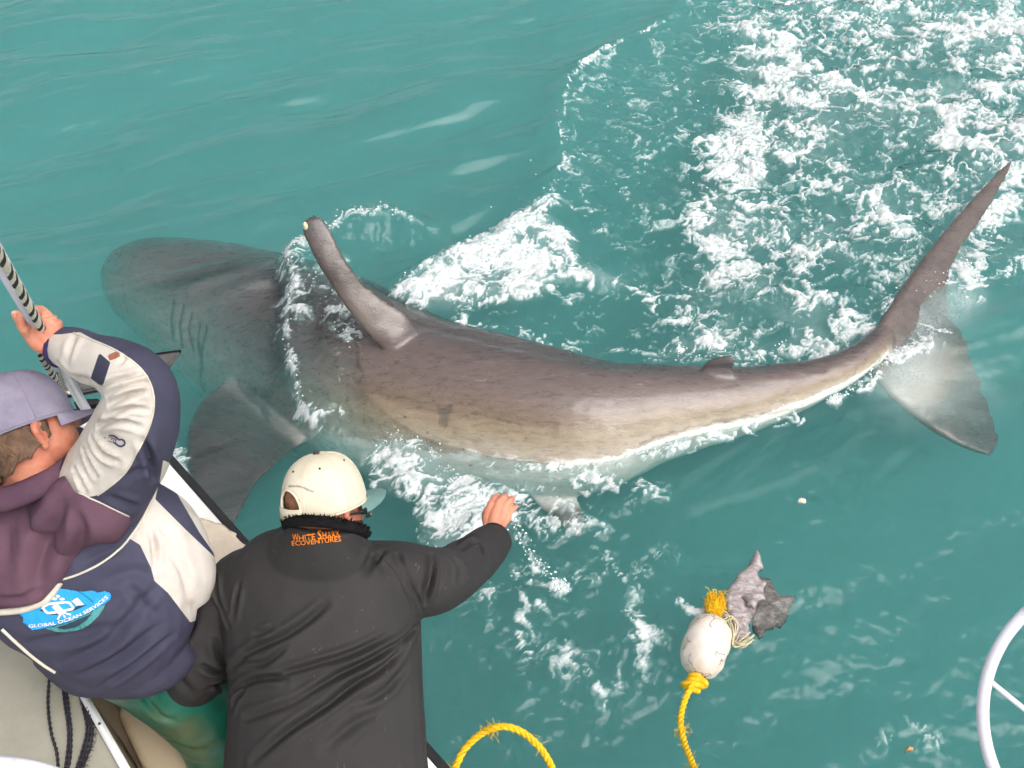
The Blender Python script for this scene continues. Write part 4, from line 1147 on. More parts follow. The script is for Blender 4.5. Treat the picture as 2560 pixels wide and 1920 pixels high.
larm = limb([(10, 1380, 2.45, 110), (-110, 1400, 2.48, 112), (-190, 1330, 2.56, 95), (-200, 1230, 2.72, 72), (-170, 1160, 2.86, 55), (-160, 1140, 2.90, 48)], 0.95)
nme = remeshed(*join([torso, hip, chest, rarm, larm]), voxel=0.0052, smooth=7)
nb_ = bvh_of(nme)
def z1(*p): return [(0.2893 * x, 600 + 0.2893 * y) for x, y in p]
def z2(*p): return [(0.2893 * x, 1080 + 0.2893 * y) for x, y in p]
cloth_folds(nme, nb_, [
    (z1((860, 1300), (960, 1230), (1150, 1180), (1240, 1150)), 0.006, 0.011), (z1((930, 1345), (1010, 1290), (1200, 1230), (1300, 1250)), 0.006, 0.011), (z1((950, 1420), (1100, 1340), (1280, 1300)), 0.007, 0.012),
    (z1((930, 1520), (1100, 1455), (1270, 1470)), 0.006, 0.011), (z1((860, 1610), (1000, 1560), (1200, 1610)), 0.007, 0.011), (z1((1040, 1060), (1090, 1000)), 0.006, 0.006), (z1((500, 1080), (640, 1180), (760, 1200)), 0.008, 0.008), (z1((640, 820), (600, 930), (560, 1030)), 0.010, 0.005),
    (z2((1230, 60), (1300, 230), (1330, 420)), 0.008, 0.014), (z2((800, 60), (900, 180), (1010, 250)), 0.008, 0.013), (z2((720, 160), (780, 260), (820, 380)), 0.007, 0.012), (z2((730, 520), (690, 400), (640, 330)), 0.007, 0.012),
    (z2((1080, 420), (1200, 330), (1350, 300)), 0.012, 0.007), (z2((950, 560), (1080, 620), (1190, 660)), 0.010, 0.007),
    (z2((1290, 820), (1330, 1000), (1340, 1180)), 0.008, 0.009), (z2((1450, 1000), (1580, 1200), (1620, 1400)), 0.012, 0.006), (z2((1330, 760), (1480, 900), (1560, 1060)), 0.012, 0.005), (z2((700, 1150), (900, 1050), (1100, 980)), 0.012, 0.007), (z2((900, 1300), (1150, 1200), (1300, 1280)), 0.014, 0.006),
    ([(200, 1690), (300, 1640), (400, 1560)], 0.012, 0.009), ([(150, 1660), (270, 1600), (360, 1500), (400, 1460)], 0.014, 0.009), ([(60, 1610), (170, 1590), (300, 1560)], 0.014, 0.007), ([(250, 1720), (340, 1660), (430, 1590)], 0.010, 0.008), ([(320, 1450), (350, 1500), (390, 1540)], 0.012, 0.006)], 0.0040, 9.0, 17)
CREAM_SLEEVE = [(150, 836), (200, 830), (250, 858), (300, 882), (345, 915), (372, 950), (384, 990), (382, 1035), (368, 1080), (346, 1124), (320, 1172), (290, 1204), (245, 1238), (214, 1244), (140, 1245), (150, 1180), (170, 1130), (192, 1080), (216, 1040), (215, 1000), (190, 975), (160, 955), (120, 925), (108, 880), (120, 836)]
LOW_PANEL = [(408, 1150), (398, 1212), (352, 1300), (324, 1346), (350, 1362), (378, 1420), (386, 1452), (420, 1482), (476, 1556), (620, 1500), (620, 1330), (470, 1180)]
POCKET = [(398, 1205), (438, 1226), (468, 1278), (498, 1330), (560, 1420), (540, 1396), (462, 1322), (388, 1248)]
STRAP = [(248, 882), (276, 906), (256, 968), (226, 946)]
RED = [(268, 888), (296, 876), (301, 892), (274, 902)]
sd_attr(nme, 'cream', [CREAM_SLEEVE, LOW_PANEL]); sd_attr(nme, 'navy', [POCKET, STRAP]); sd_attr(nme, 'tab', [RED])
# panels belong to the faces that show: keep them off the far side of the body
def navy_cloth():
    m = Mat('navy_and_cream_cloth')
    n = m.noise(6.0, 5, 0.6); w = m.noise(380.0, 2)
    nv = m.ramp(n, [(0.3, lin(57, 56, 73)), (0.7, lin(70, 69, 88))])
    cr = m.ramp(m.noise(9.0, 6, 0.65), [(0.30, lin(166, 156, 146)), (0.48, lin(198, 189, 180)), (0.8, lin(212, 204, 196))])
    edge = lambda a: m.smooth(m.attr(a), -0.7, 0.7)
    c = m.mix(edge('cream'), nv, cr); c = m.mix(edge('navy'), c, nv); c = m.mix(edge('tab'), c, lin(150, 96, 76))
    return m.set(col=c, rough=0.75, spec=0.25, normal=m.bump(m.math('ADD', w, m.math('MULTIPLY', n, 2.0)), 0.2, 0.003))
M_NAVY = navy_cloth()
jacket1 = wrap_obj('jacket', nme, M_NAVY, man1)
nb_ = bvh_of(nme)
M_PIPE = simple_mat('cream_piping', lin(206, 198, 182), 0.7, 0.2)
def pipe_on(pts, r, mat, parent, name, bvh=None):
    line = []
    for x, y in catmull([(a, b) for a, b in pts], 8):
        p, nn = hit(bvh or nb_, x, y)
        if p is not None: line.append(p + nn * r * 0.4)
    # break where the line jumps to another layer
    seg = [line[0]]
    for p in line[1:]:
        if (p - seg[-1]).length < 0.06: seg.append(p)
    V, F = tube(seg, r, 8); return mesh_obj(name, V, F, mat, parent)
pipe_on([(130, 1455), (190, 1438), (250, 1410), (300, 1372), (340, 1322), (366, 1276), (392, 1222)], 0.0026, M_PIPE, jacket1, 'piping')
pipe_on([(184, 833), (250, 858), (300, 882), (345, 915), (372, 950), (384, 990), (382, 1035), (368, 1080), (346, 1124), (320, 1172), (290, 1204), (245, 1238)], 0.0020, M_PIPE, jacket1, 'piping')
pipe_on([(6, 1572), (60, 1622), (105, 1658), (140, 1680)], 0.0040, M_PIPE, jacket1, 'hem_piping')
M_CUFF = simple_mat('navy_rib', lin(56, 46, 84), 0.85, 0.2, 0.2, 200, 0.4)
ringseam(atd(152, 868, 2.275), 0.0395, atd(150, 868, 2.275) - atd(190, 880, 2.25), 0.0065, M_CUFF, jacket1, 'cuff')

# hood lying on the back, with its rolled collar and cream edge
M_HOOD = Mat('purple_fleece')
_n = M_HOOD.noise(7.0, 5, 0.6); _w = M_HOOD.noise(300.0, 2)
M_HOOD = M_HOOD.set(col=M_HOOD.ramp(_n, [(0.3, lin(84, 62, 76)), (0.7, lin(106, 78, 90))]), rough=0.95, spec=0.1, normal=M_HOOD.bump(M_HOOD.math('ADD', _w, M_HOOD.math('MULTIPLY', _n, 2.0)), 0.3, 0.003))
HOOD = [(-90, 1260), (0, 1255), (60, 1240), (120, 1215), (168, 1190), (192, 1230), (258, 1258), (326, 1292), (316, 1326), (296, 1354), (276, 1358), (240, 1352), (212, 1364), (190, 1390), (165, 1432), (140, 1468), (110, 1498), (70, 1514), (0, 1522), (-90, 1525)]
hood = conform('hood', HOOD, nb_, M_HOOD, jacket1, thick=0.016, step=5.0, edge=12.0, bulge=0.020, seed=5, rough=0.007, off=0.004)
hme_ = hood.data
def relax(me, it, f=0.5):
    bm = bmesh.new(); bm.from_mesh(me)
    for _ in range(it): bmesh.ops.smooth_vert(bm, verts=[v for v in bm.verts if not v.is_boundary], factor=f, use_axis_x=True, use_axis_y=True, use_axis_z=True)
    bmesh.ops.recalc_face_normals(bm, faces=bm.faces); bm.to_mesh(me); bm.free(); me.update()
relax(hme_, 14)
hb_ = bvh_of(hme_)
cloth_folds(hme_, hb_, [([(156, 1240), (145, 1285), (118, 1345), (98, 1420), (94, 1470)], 0.020, 0.020), ([(95, 1478), (50, 1496), (0, 1500)], 0.010, 0.010), ([(35, 1270), (42, 1350), (70, 1430)], 0.004, 0.004), ([(180, 1260), (205, 1320), (200, 1370)], 0.012, 0.012), ([(20, 1300), (10, 1400)], 0.02, 0.008)], 0.0015, 14.0, 23)
relax(hme_, 3)
hb_ = bvh_of(hme_)
pipe_on([(-60, 1528), (0, 1528), (50, 1524), (95, 1510), (125, 1490), (150, 1455)], 0.0085, M_PIPE, hood, 'hood_edge', nb_)
pipe_on([(195, 1232), (258, 1260), (322, 1291)], 0.0022, M_PIPE, hood, 'hood_piping', nb_)
V, F = tube(catmull([tuple(atd(*p)) for p in [(-60, 1258, 2.27), (10, 1248, 2.255), (70, 1228, 2.262), (125, 1200, 2.29), (160, 1172, 2.335), (172, 1140, 2.40), (150, 1128, 2.47)]], 6), [0.020] * 30 + [0.018] * 7, 16, (1.0, 1.35), upref=tuple(UPV))
mesh_obj('hood_collar', V, F, M_HOOD, hood)

# print on the back of the jacket
def zl(*p): return [(30 + 0.12206 * x, 1420 + 0.12206 * y) for x, y in p]
M_BLUE = simple_mat('blue_print', lin(44, 156, 222), 0.6, 0.3, 0.12, 40)
M_DEEP = simple_mat('dark_blue_print', lin(40, 62, 78), 0.6, 0.3)
M_TEAL = simple_mat('teal_print', lin(74, 140, 140), 0.6, 0.3, 0.3, 60)
M_PRINT = simple_mat('white_print', lin(226, 220, 212), 0.6, 0.3, 0.04)
logo = conform('back_print', zl((500, 760), (770, 430), (1000, 412), (1450, 480), (1640, 452), (1780, 500), (1900, 465), (2000, 500), (2040, 560), (2010, 640), (1900, 730), (1500, 955), (1100, 1120), (700, 1220), (430, 1268), (350, 1195), (235, 1100), (262, 1050), (160, 930)), nb_, M_BLUE, jacket1, thick=0.0005, step=4.0, edge=3.0, off=0.0025)
conform('globe_print', zl((690, 1235), (860, 1285), (1050, 1305), (1300, 1280), (1480, 1215), (1640, 1110), (1780, 980), (1880, 830), (1905, 735), (1500, 965), (1100, 1135)), nb_, M_TEAL, logo, thick=0.0005, step=4.0, edge=3.0, off=0.0018)
conform('globe_shade', zl((900, 1215), (1080, 1240), (1300, 1200), (1520, 1080), (1640, 940), (1500, 990), (1150, 1140)), nb_, M_DEEP, logo, thick=0.0003, step=4.0, edge=3.0, off=0.0032)
conform('emblem_shade', zl((560, 850), (640, 830), (760, 950), (960, 950), (1320, 850), (1560, 740), (1340, 770), (1180, 880), (900, 900), (700, 900)), nb_, M_DEEP, logo, thick=0.0003, step=3.0, edge=3.0, off=0.0034)
def stroke(pts, w, mat, parent, name, off=0.0045):
    """ribbon of print along a pixel line"""
    L = np.array(pts, float); V = []; F = []
    L2 = [L[0]]
    for a, b in zip(L[:-1], L[1:]):
        for t in np.linspace(0, 1, 6)[1:]: L2.append(a + (b - a) * t)
    L2 = np.array(L2); T = np.gradient(L2, axis=0); T /= np.linalg.norm(T, axis=1)[:, None] + 1e-9
    for q, t in zip(L2, T):
        for s in (-1, 1):
            p, nn = hit(nb_, q[0] - t[1] * w * s, q[1] + t[0] * w * s)
            V.append(p + nn * off if p is not None else atd(q[0], q[1], 2.4))
    F = [(2 * i, 2 * i + 1, 2 * i + 3, 2 * i + 2) for i in range(len(L2) - 1)]
    return mesh_obj(name, V, F, mat, parent)
cam_o = zl((640, 790), (760, 720), (1130, 685), (1190, 700), (1270, 800), (1240, 830), (900, 895), (760, 910), (700, 870), (640, 790))
stroke(cam_o, 3.0, M_PRINT, logo, 'camera_emblem')
stroke(zl((880, 740), (1030, 900)), 8.0, M_PRINT, logo, 'camera_emblem')
conform('camera_emblem', zl((1225, 665), (1350, 588), (1492, 742), (1330, 762)), nb_, M_PRINT, logo, thick=0.0003, step=3.0, edge=2.0, off=0.0045)
conform('camera_emblem', zl((940, 910), (1120, 880), (1140, 910), (1000, 960)), nb_, M_PRINT, logo, thick=0.0003, step=3.0, edge=2.0, off=0.0045)
for a in (zl((1000, 950), (950, 1040)), zl((1080, 950), (1105, 1000)), zl((1130, 920), (1225, 945))): stroke(a, 2.4, M_PRINT, logo, 'camera_emblem')
for x, y, rx, ry in ((720, 630, 45, 36), (690, 700, 60, 30), (955, 562, 45, 30), (890, 615, 55, 30), (1040, 622, 55, 30)):
    conform('bubble_emblem', zl(*[(x + rx * math.cos(a), y + ry * math.sin(a)) for a in np.linspace(0, 2 * math.pi, 12, endpoint=False)]), nb_, M_PRINT, logo, thick=0.0003, step=2.0, edge=2.0, off=0.0045)
text_on('print_lettering', 'GLOBAL OCEAN SERVICES', zl((370, 1205), (620, 1185), (900, 1150), (1160, 1080), (1400, 985), (1700, 820), (1985, 590)), 9.0, nb_, M_PRINT, logo, off=0.0055, bold=0.02)
stroke(zl((1300, 430), (1500, 540), (1680, 690)), 0.8, M_DEEP, logo, 'globe_line'); stroke(zl((1360, 1080), (1400, 1160), (1400, 1260)), 0.8, M_DEEP, logo, 'globe_line')
# mark on the sleeve
M_MARK = simple_mat('navy_print', lin(66, 64, 90), 0.7, 0.2)
def zs(*p): return [(250 + 0.063 * x, 1075 + 0.063 * y) for x, y in p]
stroke(zs((380, 195), (520, 195), (620, 225), (710, 300), (790, 360), (890, 345), (980, 400), (1005, 480), (980, 570), (860, 625), (740, 590), (650, 510), (600, 470)), 2.3, M_MARK, jacket1, 'sleeve_mark', 0.003)
for a in (zs((600, 470), (480, 450), (360, 405)), zs((440, 270), (620, 330), (700, 380)), zs((560, 440), (590, 350)), zs((640, 460), (660, 350)), zs((190, 300), (270, 270)), zs((360, 300), (400, 270)), zs((470, 360), (520, 340))): stroke(a, 0.9, M_MARK, jacket1, 'sleeve_mark', 0.003)

# head
fi = (0.93 * RGT + 0.36 * UPV)
r1, f1, u1 = frame(0.76 * np.array(fi) + 0.65 * FWD, 0.93 * UPV - 0.36 * RGT + 0.05 * FWD)
hc1 = atd(66, 1048, 2.32)
M_LILAC = Mat('faded_lilac_cotton')
_n = M_LILAC.noise(11.0, 6, 0.65); _w = M_LILAC.noise(500.0, 2)
M_LILAC = M_LILAC.set(col=M_LILAC.ramp(_n, [(0.3, lin(118, 111, 130)), (0.7, lin(148, 141, 158))]), rough=0.9, spec=0.15, normal=M_LILAC.bump(M_LILAC.math('ADD', _n, M_LILAC.math('MULTIPLY', _w, 0.3)), 0.35, 0.005))
M_LILAC_D = simple_mat('lilac_thread', lin(116, 106, 140), 0.85, 0.2)
head1, H1 = build_head(man1, hc1, r1, f1, u1, M_SKIN2, atd(60, 1235, 2.42), M_HAIR, 0.105)
cap1, cpt1 = build_cap('baseball_cap', None, H1, M_LILAC, M_LILAC, M_LILAC_D, M_HAIR)
tag(cap1, 'faded lilac baseball cap on the man with the purple hood', 'cap')

# hand round the pole
def zg(x, y, d): return atd(0.1688 * x, 640 + 0.1688 * y, d)
POLE = [tuple(atd(-230, 320, 2.06)), tuple(at(222, 1036, 0.55))]
p_h = zg(560, 1040, 2.268); pa, pb = Vector(POLE[0]), Vector(POLE[1])
# let the pole pass through the fist: shift so that it goes through the grip point
pole_dir = (pb - p_h).normalized(); pole_top = p_h - pole_dir * 0.62
def around(t, ang, r):
    c = p_h + pole_dir * t; s = Vector(RGT) - pole_dir * pole_dir.dot(Vector(RGT)); s.normalize(); u = pole_dir.cross(s)
    return c + s * r * math.cos(ang) + u * r * math.sin(ang)
wr = atd(146, 872, 2.275)
fing = []
for k, (t, r0) in enumerate(((-0.055, 0.0110), (-0.032, 0.0112), (-0.008, 0.0108), (0.014, 0.0096))):
    kn = zg(700 + 60 * k, 880 + 75 * k, 2.245 + 0.008 * k)
    e1 = zg(560 + 75 * k, 800 + 95 * k, 2.275 + 0.010 * k)
    fing.append(([kn, e1, around(t - 0.008, 2.2, 0.030), around(t - 0.006, 3.3, 0.027)], r0, r0 * 0.8))
palm = [([wr, zg(760, 1180, 2.258), zg(690, 900, 2.246)], 0.021), ([wr, zg(800, 1200, 2.262), zg(770, 960, 2.252)], 0.021), ([wr, zg(700, 1260, 2.255), zg(560, 1120, 2.248), zg(620, 960, 2.246)], 0.020), ([wr, zg(600, 1320, 2.250), zg(470, 1180, 2.243)], 0.018)]
thumb = [([zg(560, 1290, 2.250), zg(430, 1150, 2.238), zg(320, 980, 2.236), zg(240, 870, 2.242)], 0.0155, 0.0105)]
hand1, _ = hand_mesh('hand', M_SKIN, man1, palm, fing, thumb, [atd(176, 886, 2.262), wr, zg(760, 1250, 2.262)])
e = zg(240, 870, 2.242); ax = (e - zg(320, 980, 2.236)).normalized(); nn = (Vector(TOCAM) - ax * ax.dot(Vector(TOCAM))).normalized()
V, F = ball(e + nn * 0.0078, (0.0062, 0.0078, 0.0022), 10, 6, [tuple(ax.cross(nn)), tuple(ax), tuple(nn)]); mesh_obj('fingernail', V, F, M_NAIL, hand1)
# left hand, out of the picture, on the foredeck
lw = atd(-160, 1140, 2.90)
hand_mesh('hand', M_SKIN, man1, [([lw, lw + Vector((0.01, 0.07, -0.03))], 0.030)], [([lw + Vector((0.01 + 0.02 * (k - 1.5), 0.09, -0.035)), lw + Vector((0.01 + 0.024 * (k - 1.5), 0.125, -0.035)), lw + Vector((0.01 + 0.026 * (k - 1.5), 0.15, -0.05))], 0.0098, 0.0078) for k in range(4)], [([lw + Vector((0.03, 0.03, -0.03)), lw + Vector((0.06, 0.07, -0.04)), lw + Vector((0.065, 0.10, -0.05))], 0.012, 0.009)], [lw + Vector((-0.01, -0.05, 0.02)), lw])

# green oilskin trousers
M_GREEN = Mat('green_oilskin')
_n = M_GREEN.noise(6.0, 5, 0.6)
M_GREEN = M_GREEN.set(col=M_GREEN.mix(M_GREEN.smooth(M_GREEN.noise(3.5, 3), 0.55, 0.75), M_GREEN.ramp(_n, [(0.3, lin(12, 72, 57)), (0.7, lin(27, 100, 82))]), lin(84, 92, 60)), rough=0.35, spec=0.5, normal=M_GREEN.bump(_n, 0.4, 0.02))
leg = [limb([(260, 1600, 2.58, 150), (350, 1672, 2.66, 105), (450, 1735, 2.74, 105), (530, 1800, 2.80, 108), (580, 1900, 2.84, 100), (600, 2020, 2.86, 85)], 0.85), limb([(260, 1590, 2.60, 140), (250, 1640, 2.80, 90), (270, 1650, 3.0, 70)], 0.9)]
me = remeshed(*join(leg), voxel=0.008, smooth=5); gb = bvh_of(me)
cloth_folds(me, gb, [([(360, 1740), (400, 1790), (440, 1800)], 0.010, 0.008), ([(420, 1850), (480, 1880), (540, 1870)], 0.014, 0.008)], 0.005, 8.0, 31)
wrap_obj('oilskin_trousers', me, M_GREEN, man1)
# ------------------------------------------------------------------ pole, striped rope, decoy
M_POLE = simple_mat('grey_alloy', lin(186, 184, 194), 0.35, 0.5, 0.06, 20)
V, F = tube([pole_top, p_h, pb], 0.0150, 18)
pole = mesh_obj('pole', V, F, M_POLE, None); tag(pole, 'smooth grey pole in the fist of the man with the purple hood', 'pole')

def rope_mesh(path, r, pitch, strands=3, seg=7):
    """laid rope: strands wound round each other; returns one (verts, faces) per strand"""
    P = np.array([tuple(p) for p in path], float)
    d = np.linalg.norm(np.diff(P, axis=0), axis=1); L = np.concatenate([[0], np.cumsum(d)])
    n = max(8, int(L[-1] / (pitch / 10))); S = np.linspace(0, L[-1], n)
    Q = np.stack([np.interp(S, L, P[:, i]) for i in range(3)], 1)
    T = np.gradient(Q, axis=0); T /= np.linalg.norm(T, axis=1)[:, None] + 1e-9
    up = np.array([0.13, 0.21, 0.97]); A = np.cross(T, up); A /= np.linalg.norm(A, axis=1)[:, None]; B = np.cross(T, A)
    out = []
    for k in range(strands):
        ph = S / pitch * 2 * math.pi + 2 * math.pi * k / strands
        C = Q + (A * np.cos(ph)[:, None] + B * np.sin(ph)[:, None]) * r * 0.52
        out.append(tube(C, r * 0.56, seg))
    return out
def rope_mat(name, a, b):
    m = Mat(name); n = m.noise(70.0, 4, 0.6)
    return m.set(col=m.ramp(n, [(0.3, a), (0.7, b)]), rough=0.7, spec=0.25, normal=m.bump(m.noise(300.0, 3), 0.6, 0.003))
M_STRIPE_W = rope_mat('pale_strand', lin(196, 190, 170), lin(230, 225, 208)); M_STRIPE_B = rope_mat('black_strand', lin(40, 38, 44), lin(58, 54, 62))
side = (Vector(TOCAM) * 0.9 + Vector(RGT) * 0.45); side = (side - pole_dir * side.dot(pole_dir)).normalized()
rp = [pole_top + side * 0.021 - pole_dir * 0.05, pole_top + pole_dir * 0.30 + side * 0.022, p_h - pole_dir * 0.06 + side * 0.020, p_h + pole_dir * 0.02 + side * 0.016, atd(104, 884, 2.32), atd(122, 920, 2.50), atd(145, 960, 2.75), at(160, 984, 0.62), at(176, 982, 0.60), at(205, 975, 0.59)]
st = rope_mesh(catmull([tuple(p) for p in rp], 8), 0.0085, 0.130, 5)
rope1 = thing('striped_rope', rp[7], 'black and white striped rope running down along the grey pole', 'rope')
for k, (V, F) in enumerate(st): mesh_obj('strand', V, F, M_STRIPE_B if k in (1, 3) else M_STRIPE_W, rope1)
V, F = tube([pole_top + pole_dir * 0.34 + side * 0.018, atd(26, 688, 2.175), atd(32, 680, 2.17)], 0.0035, 8); mesh_obj('loose_end', V, F, M_STRIPE_W, rope1)

# flat decoy board lying over the bow
M_DECOY = simple_mat('dark_grey_felt', lin(92, 90, 90), 0.9, 0.15, 0.15, 60, 0.4); M_DECOY_E = simple_mat('black_edge', (0.012, 0.012, 0.014, 1), 0.9, 0.1)
dec = thing('decoy', at(200, 960, 0.58), 'flat dark grey pointed decoy board behind the cream sleeve', 'decoy')
DP = [(118, 950), (190, 912), (290, 900), (360, 893), (448, 880), (412, 926), (350, 944), (280, 962), (240, 974), (166, 988), (126, 978)]
def dz(x): return 0.585 + 0.05 * (x - 120) / 330
bm = bmesh.new(); top = [bm.verts.new(at(x, y, dz(x))) for x, y in DP]; bot = [bm.verts.new(at(x, y, dz(x)) - Vector((0, 0, 0.016))) for x, y in DP]
bm.faces.new(top); bm.faces.new(bot[::-1])
for i in range(len(DP)): bm.faces.new((top[i], bot[i], bot[(i + 1) % len(DP)], top[(i + 1) % len(DP)]))
bm_obj('board', bm, M_DECOY, dec, False)
V, F = tube([at(x, y, dz(x) - 0.008) for x, y in DP + [DP[0]]], 0.0085, 8); mesh_obj('edge_binding', V, F, M_DECOY_E, dec)

# black cords on the locker cover
for k, (pts, nst, lab) in enumerate((([(124, 1690), (120, 1760), (128, 1830), (142, 1880), (146, 1925)], 1, 'thin black cord on the grey canvas, farthest from the white edge'), ([(156, 1708), (164, 1770), (172, 1830), (168, 1890), (160, 1935)], 2, 'doubled black cord on the grey canvas between the other two'), ([(196, 1722), (208, 1770), (218, 1820), (208, 1870), (188, 1930)], 3, 'frayed bundle of black cords on the grey canvas beside the white edge'))):
    cd = thing('black_cord', at(pts[2][0], pts[2][1], 0.58), lab, 'cord', 'black cords on the locker')
    for j in range(nst):
        V, F = join(rope_mesh(catmull([tuple(at(x + 7 * j * (1 + 0.2 * math.sin(i * 2 + j)), y, 0.582 + 0.003 * j)) for i, (x, y) in enumerate(pts)], 5), 0.0042, 0.03, 2, 6)); mesh_obj('strand', V, F, M_STRIPE_B, cd)
    if nst == 3:
        rs = np.random.RandomState(7); V = []; F = []
        for q in range(90):
            t = rs.rand(); i = int(t * 3.99); a, b = pts[i], pts[i + 1]; f = rs.rand(); b0 = at(a[0] + (b[0] - a[0]) * f + 16, a[1] + (b[1] - a[1]) * f, 0.583)
            e0 = b0 + Vector((0.012 * rs.rand() + 0.003, 0.02 * (rs.rand() - 0.5), 0.004 * rs.rand())); v, ff = tube([b0, e0], 0.0006, 4); V, F = join([(V, F), (v, ff)])
        mesh_obj('frayed_fibres', V, F, M_STRIPE_B, cd)['kind'] = 'stuff'

# cream cloth over the gunwale between the two men
def lump(name, poly, zt, mat, parent, amp=0.012, step=7.0, seed=0, tilt=None, zedge=-0.03, fn=None):
    """soft irregular slab: outline in pixels at height zt, rounded rim, creased top; closed below"""
    W = [tuple(at(x, y, zt))[:2] for x, y in poly]
    xs = [p[0] for p in W]; ys = [p[1] for p in W]; st = step / 700.0
    gx = np.arange(min(xs) - st, max(xs) + 2 * st, st); gy = np.arange(min(ys) - st, max(ys) + 2 * st, st)
    X, Y = np.meshgrid(gx, gy); wob = 0.008 * (fbm2(X * 30, Y * 30, 3, seed + 5) - 0.5) * 2
    D = in_poly(X, Y, W) + wob
    idx = {}; V = []; F = []
    N1 = fbm2(X * 9 + seed, Y * 9, 4, seed); N2 = 1 - np.abs(2 * fbm2(X * 14, Y * 14 + seed, 3, seed + 9) - 1)
    for j in range(len(gy)):
        for i in range(len(gx)):
            if D[j, i] < -0.001: continue
            e = min(1, max(0, D[j, i]) / 0.022); z = zt + zedge * (1 - math.sqrt(1 - (1 - e) ** 2)) + amp * ((N1[j, i] - 0.5) * 2 + 0.6 * (N2[j, i] - 0.6)) * e
            if tilt: z += tilt[0] * (X[j, i] - np.mean(xs)) + tilt[1] * (Y[j, i] - np.mean(ys))
            if fn: z = fn(X[j, i], Y[j, i], z)
            idx[(j, i)] = len(V); V.append((X[j, i], Y[j, i], z))
    for j in range(len(gy) - 1):
        for i in range(len(gx) - 1):
            q = [idx[c] for c in ((j, i), (j, i + 1), (j + 1, i + 1), (j + 1, i)) if c in idx]
            if len(q) >= 3: F.append(tuple(q))
    o = mesh_obj(name, V, F, mat, parent); sm = o.modifiers.new('solid', 'SOLIDIFY'); sm.thickness = 0.010; sm.offset = -1
    return o
M_CLOTH = simple_mat('cream_canvas', lin(214, 198, 178), 0.9, 0.15, 0.10, 18, 0.4, 0.004)
cl = lump('deck_cushion', [(470, 1290), (500, 1285), (548, 1300), (590, 1325), (612, 1352), (634, 1376), (612, 1400), (560, 1440), (500, 1470), (440, 1440), (430, 1350)], 0.585, M_CLOTH, None, 0.010, 8.0, 3, zedge=-0.028)
tag(cl, 'cream canvas cushion on the white gunwale between the two men', 'cushion')

# ------------------------------------------------------------------ hoop in the corner
hoop = thing('white_hoop', atd(2798, 1800, 1.9) + Vector((0, 0, -0.3)), 'white tubular steel hoop with thin spokes, beside the water', 'hoop')
hc = atd(2798, 1800, 1.90); hx = Vector(RGT); hy = (Vector(UPV) + Vector(FWD) * 0.12).normalized(); hz = hx.cross(hy)
V, F = tube([tuple(hc + (hx * math.cos(a) + hy * math.sin(a)) * 0.249) for a in np.linspace(0, 2 * math.pi, 97)], 0.0112, 16, upref=tuple(hz)); mesh_obj('rim', V, F, M_STEEL, hoop)
hub = hc + hx * 0.0 - hy * 0.09 - hz * 0.16
for a in (163, 43, 283):
    p = hc + (hx * math.cos(math.radians(a)) + hy * math.sin(math.radians(a))) * 0.247
    V, F = tube([p, hub], 0.0052, 10); mesh_obj('spoke', V, F, M_STEEL, hoop)
V, F = ball(hub, (0.03, 0.03, 0.02), 16, 10); mesh_obj('hub', V, F, M_STEEL, hoop)
V, F = tube([hub, hub + Vector((0.05, -0.25, -0.25)), Vector((hub.x - 0.2, -0.75, 0.45))], 0.016, 12); mesh_obj('shaft', V, F, M_STEEL, hoop)

# ------------------------------------------------------------------ float, bait and yellow ropes
M_FLOAT = Mat('cracked_foam_float')
_v = M_FLOAT.new('ShaderNodeTexVoronoi', feature='DISTANCE_TO_EDGE'); _v.inputs['Scale'].default_value = 9.0
_mp = M_FLOAT.coord((1.0, 1.0, 1.0)); _dn = M_FLOAT.new('ShaderNodeTexNoise'); _dn.inputs['Scale'].default_value = 16.0; M_FLOAT.link(_mp, _dn.inputs['Vector'])
_mxv = M_FLOAT.new('ShaderNodeVectorMath', operation='MULTIPLY_ADD'); M_FLOAT.link(_dn.outputs['Color'], _mxv.inputs[0]); _mxv.inputs[1].default_value = (0.08, 0.08, 0.08); M_FLOAT.link(_mp, _mxv.inputs[2]); M_FLOAT.link(_mxv.outputs[0], _v.inputs['Vector'])
_cr = M_FLOAT.math('MULTIPLY', M_FLOAT.math('SUBTRACT', 1.0, M_FLOAT.smooth(_v.outputs['Distance'], 0.004, 0.022)), M_FLOAT.smooth(M_FLOAT.noise(12.0, 2), 0.47, 0.54))
_c = M_FLOAT.ramp(M_FLOAT.noise(14.0, 5), [(0.3, lin(206, 188, 172)), (0.7, lin(234, 225, 216))])
M_FLOAT = M_FLOAT.set(col=M_FLOAT.mix(M_FLOAT.math('MULTIPLY', _cr, 0.8), _c, lin(120, 96, 84)), rough=0.7, spec=0.3, normal=M_FLOAT.bump(M_FLOAT.math('SUBTRACT', M_FLOAT.noise(60.0, 4), M_FLOAT.math('MULTIPLY', _cr, 2.0)), 0.35, 0.004))
fc = at(1765, 1615, 0.035); fa = (at(1788, 1545, 0.05) - at(1745, 1685, 0.03)).normalized()
s_ = fa.cross(Vector((0, 0, 1))).normalized(); u_ = s_.cross(fa)
rgs = []
for t in np.linspace(-1, 1, 33):
    rr = 0.074 * max(1e-3, 1 - abs(t) ** 3.4) ** 0.5; rgs.append([fc + fa * (0.108 * t) + (s_ * math.cos(a) + u_ * math.sin(a)) * rr * (1 + 0.02 * math.sin(3 * a + 4 * t) + 0.015 * math.sin(7 * a + 9 * t) + 0.012 * math.sin(11 * t + 5 * a)) for a in np.linspace(0, 2 * math.pi, 36, endpoint=False)])
flt = thing('float', fc, 'white cracked foam float with yellow rope knotted to it', 'float')
V, F = ring_loft(rgs); mesh_obj('foam_body', V, F, M_FLOAT, flt)
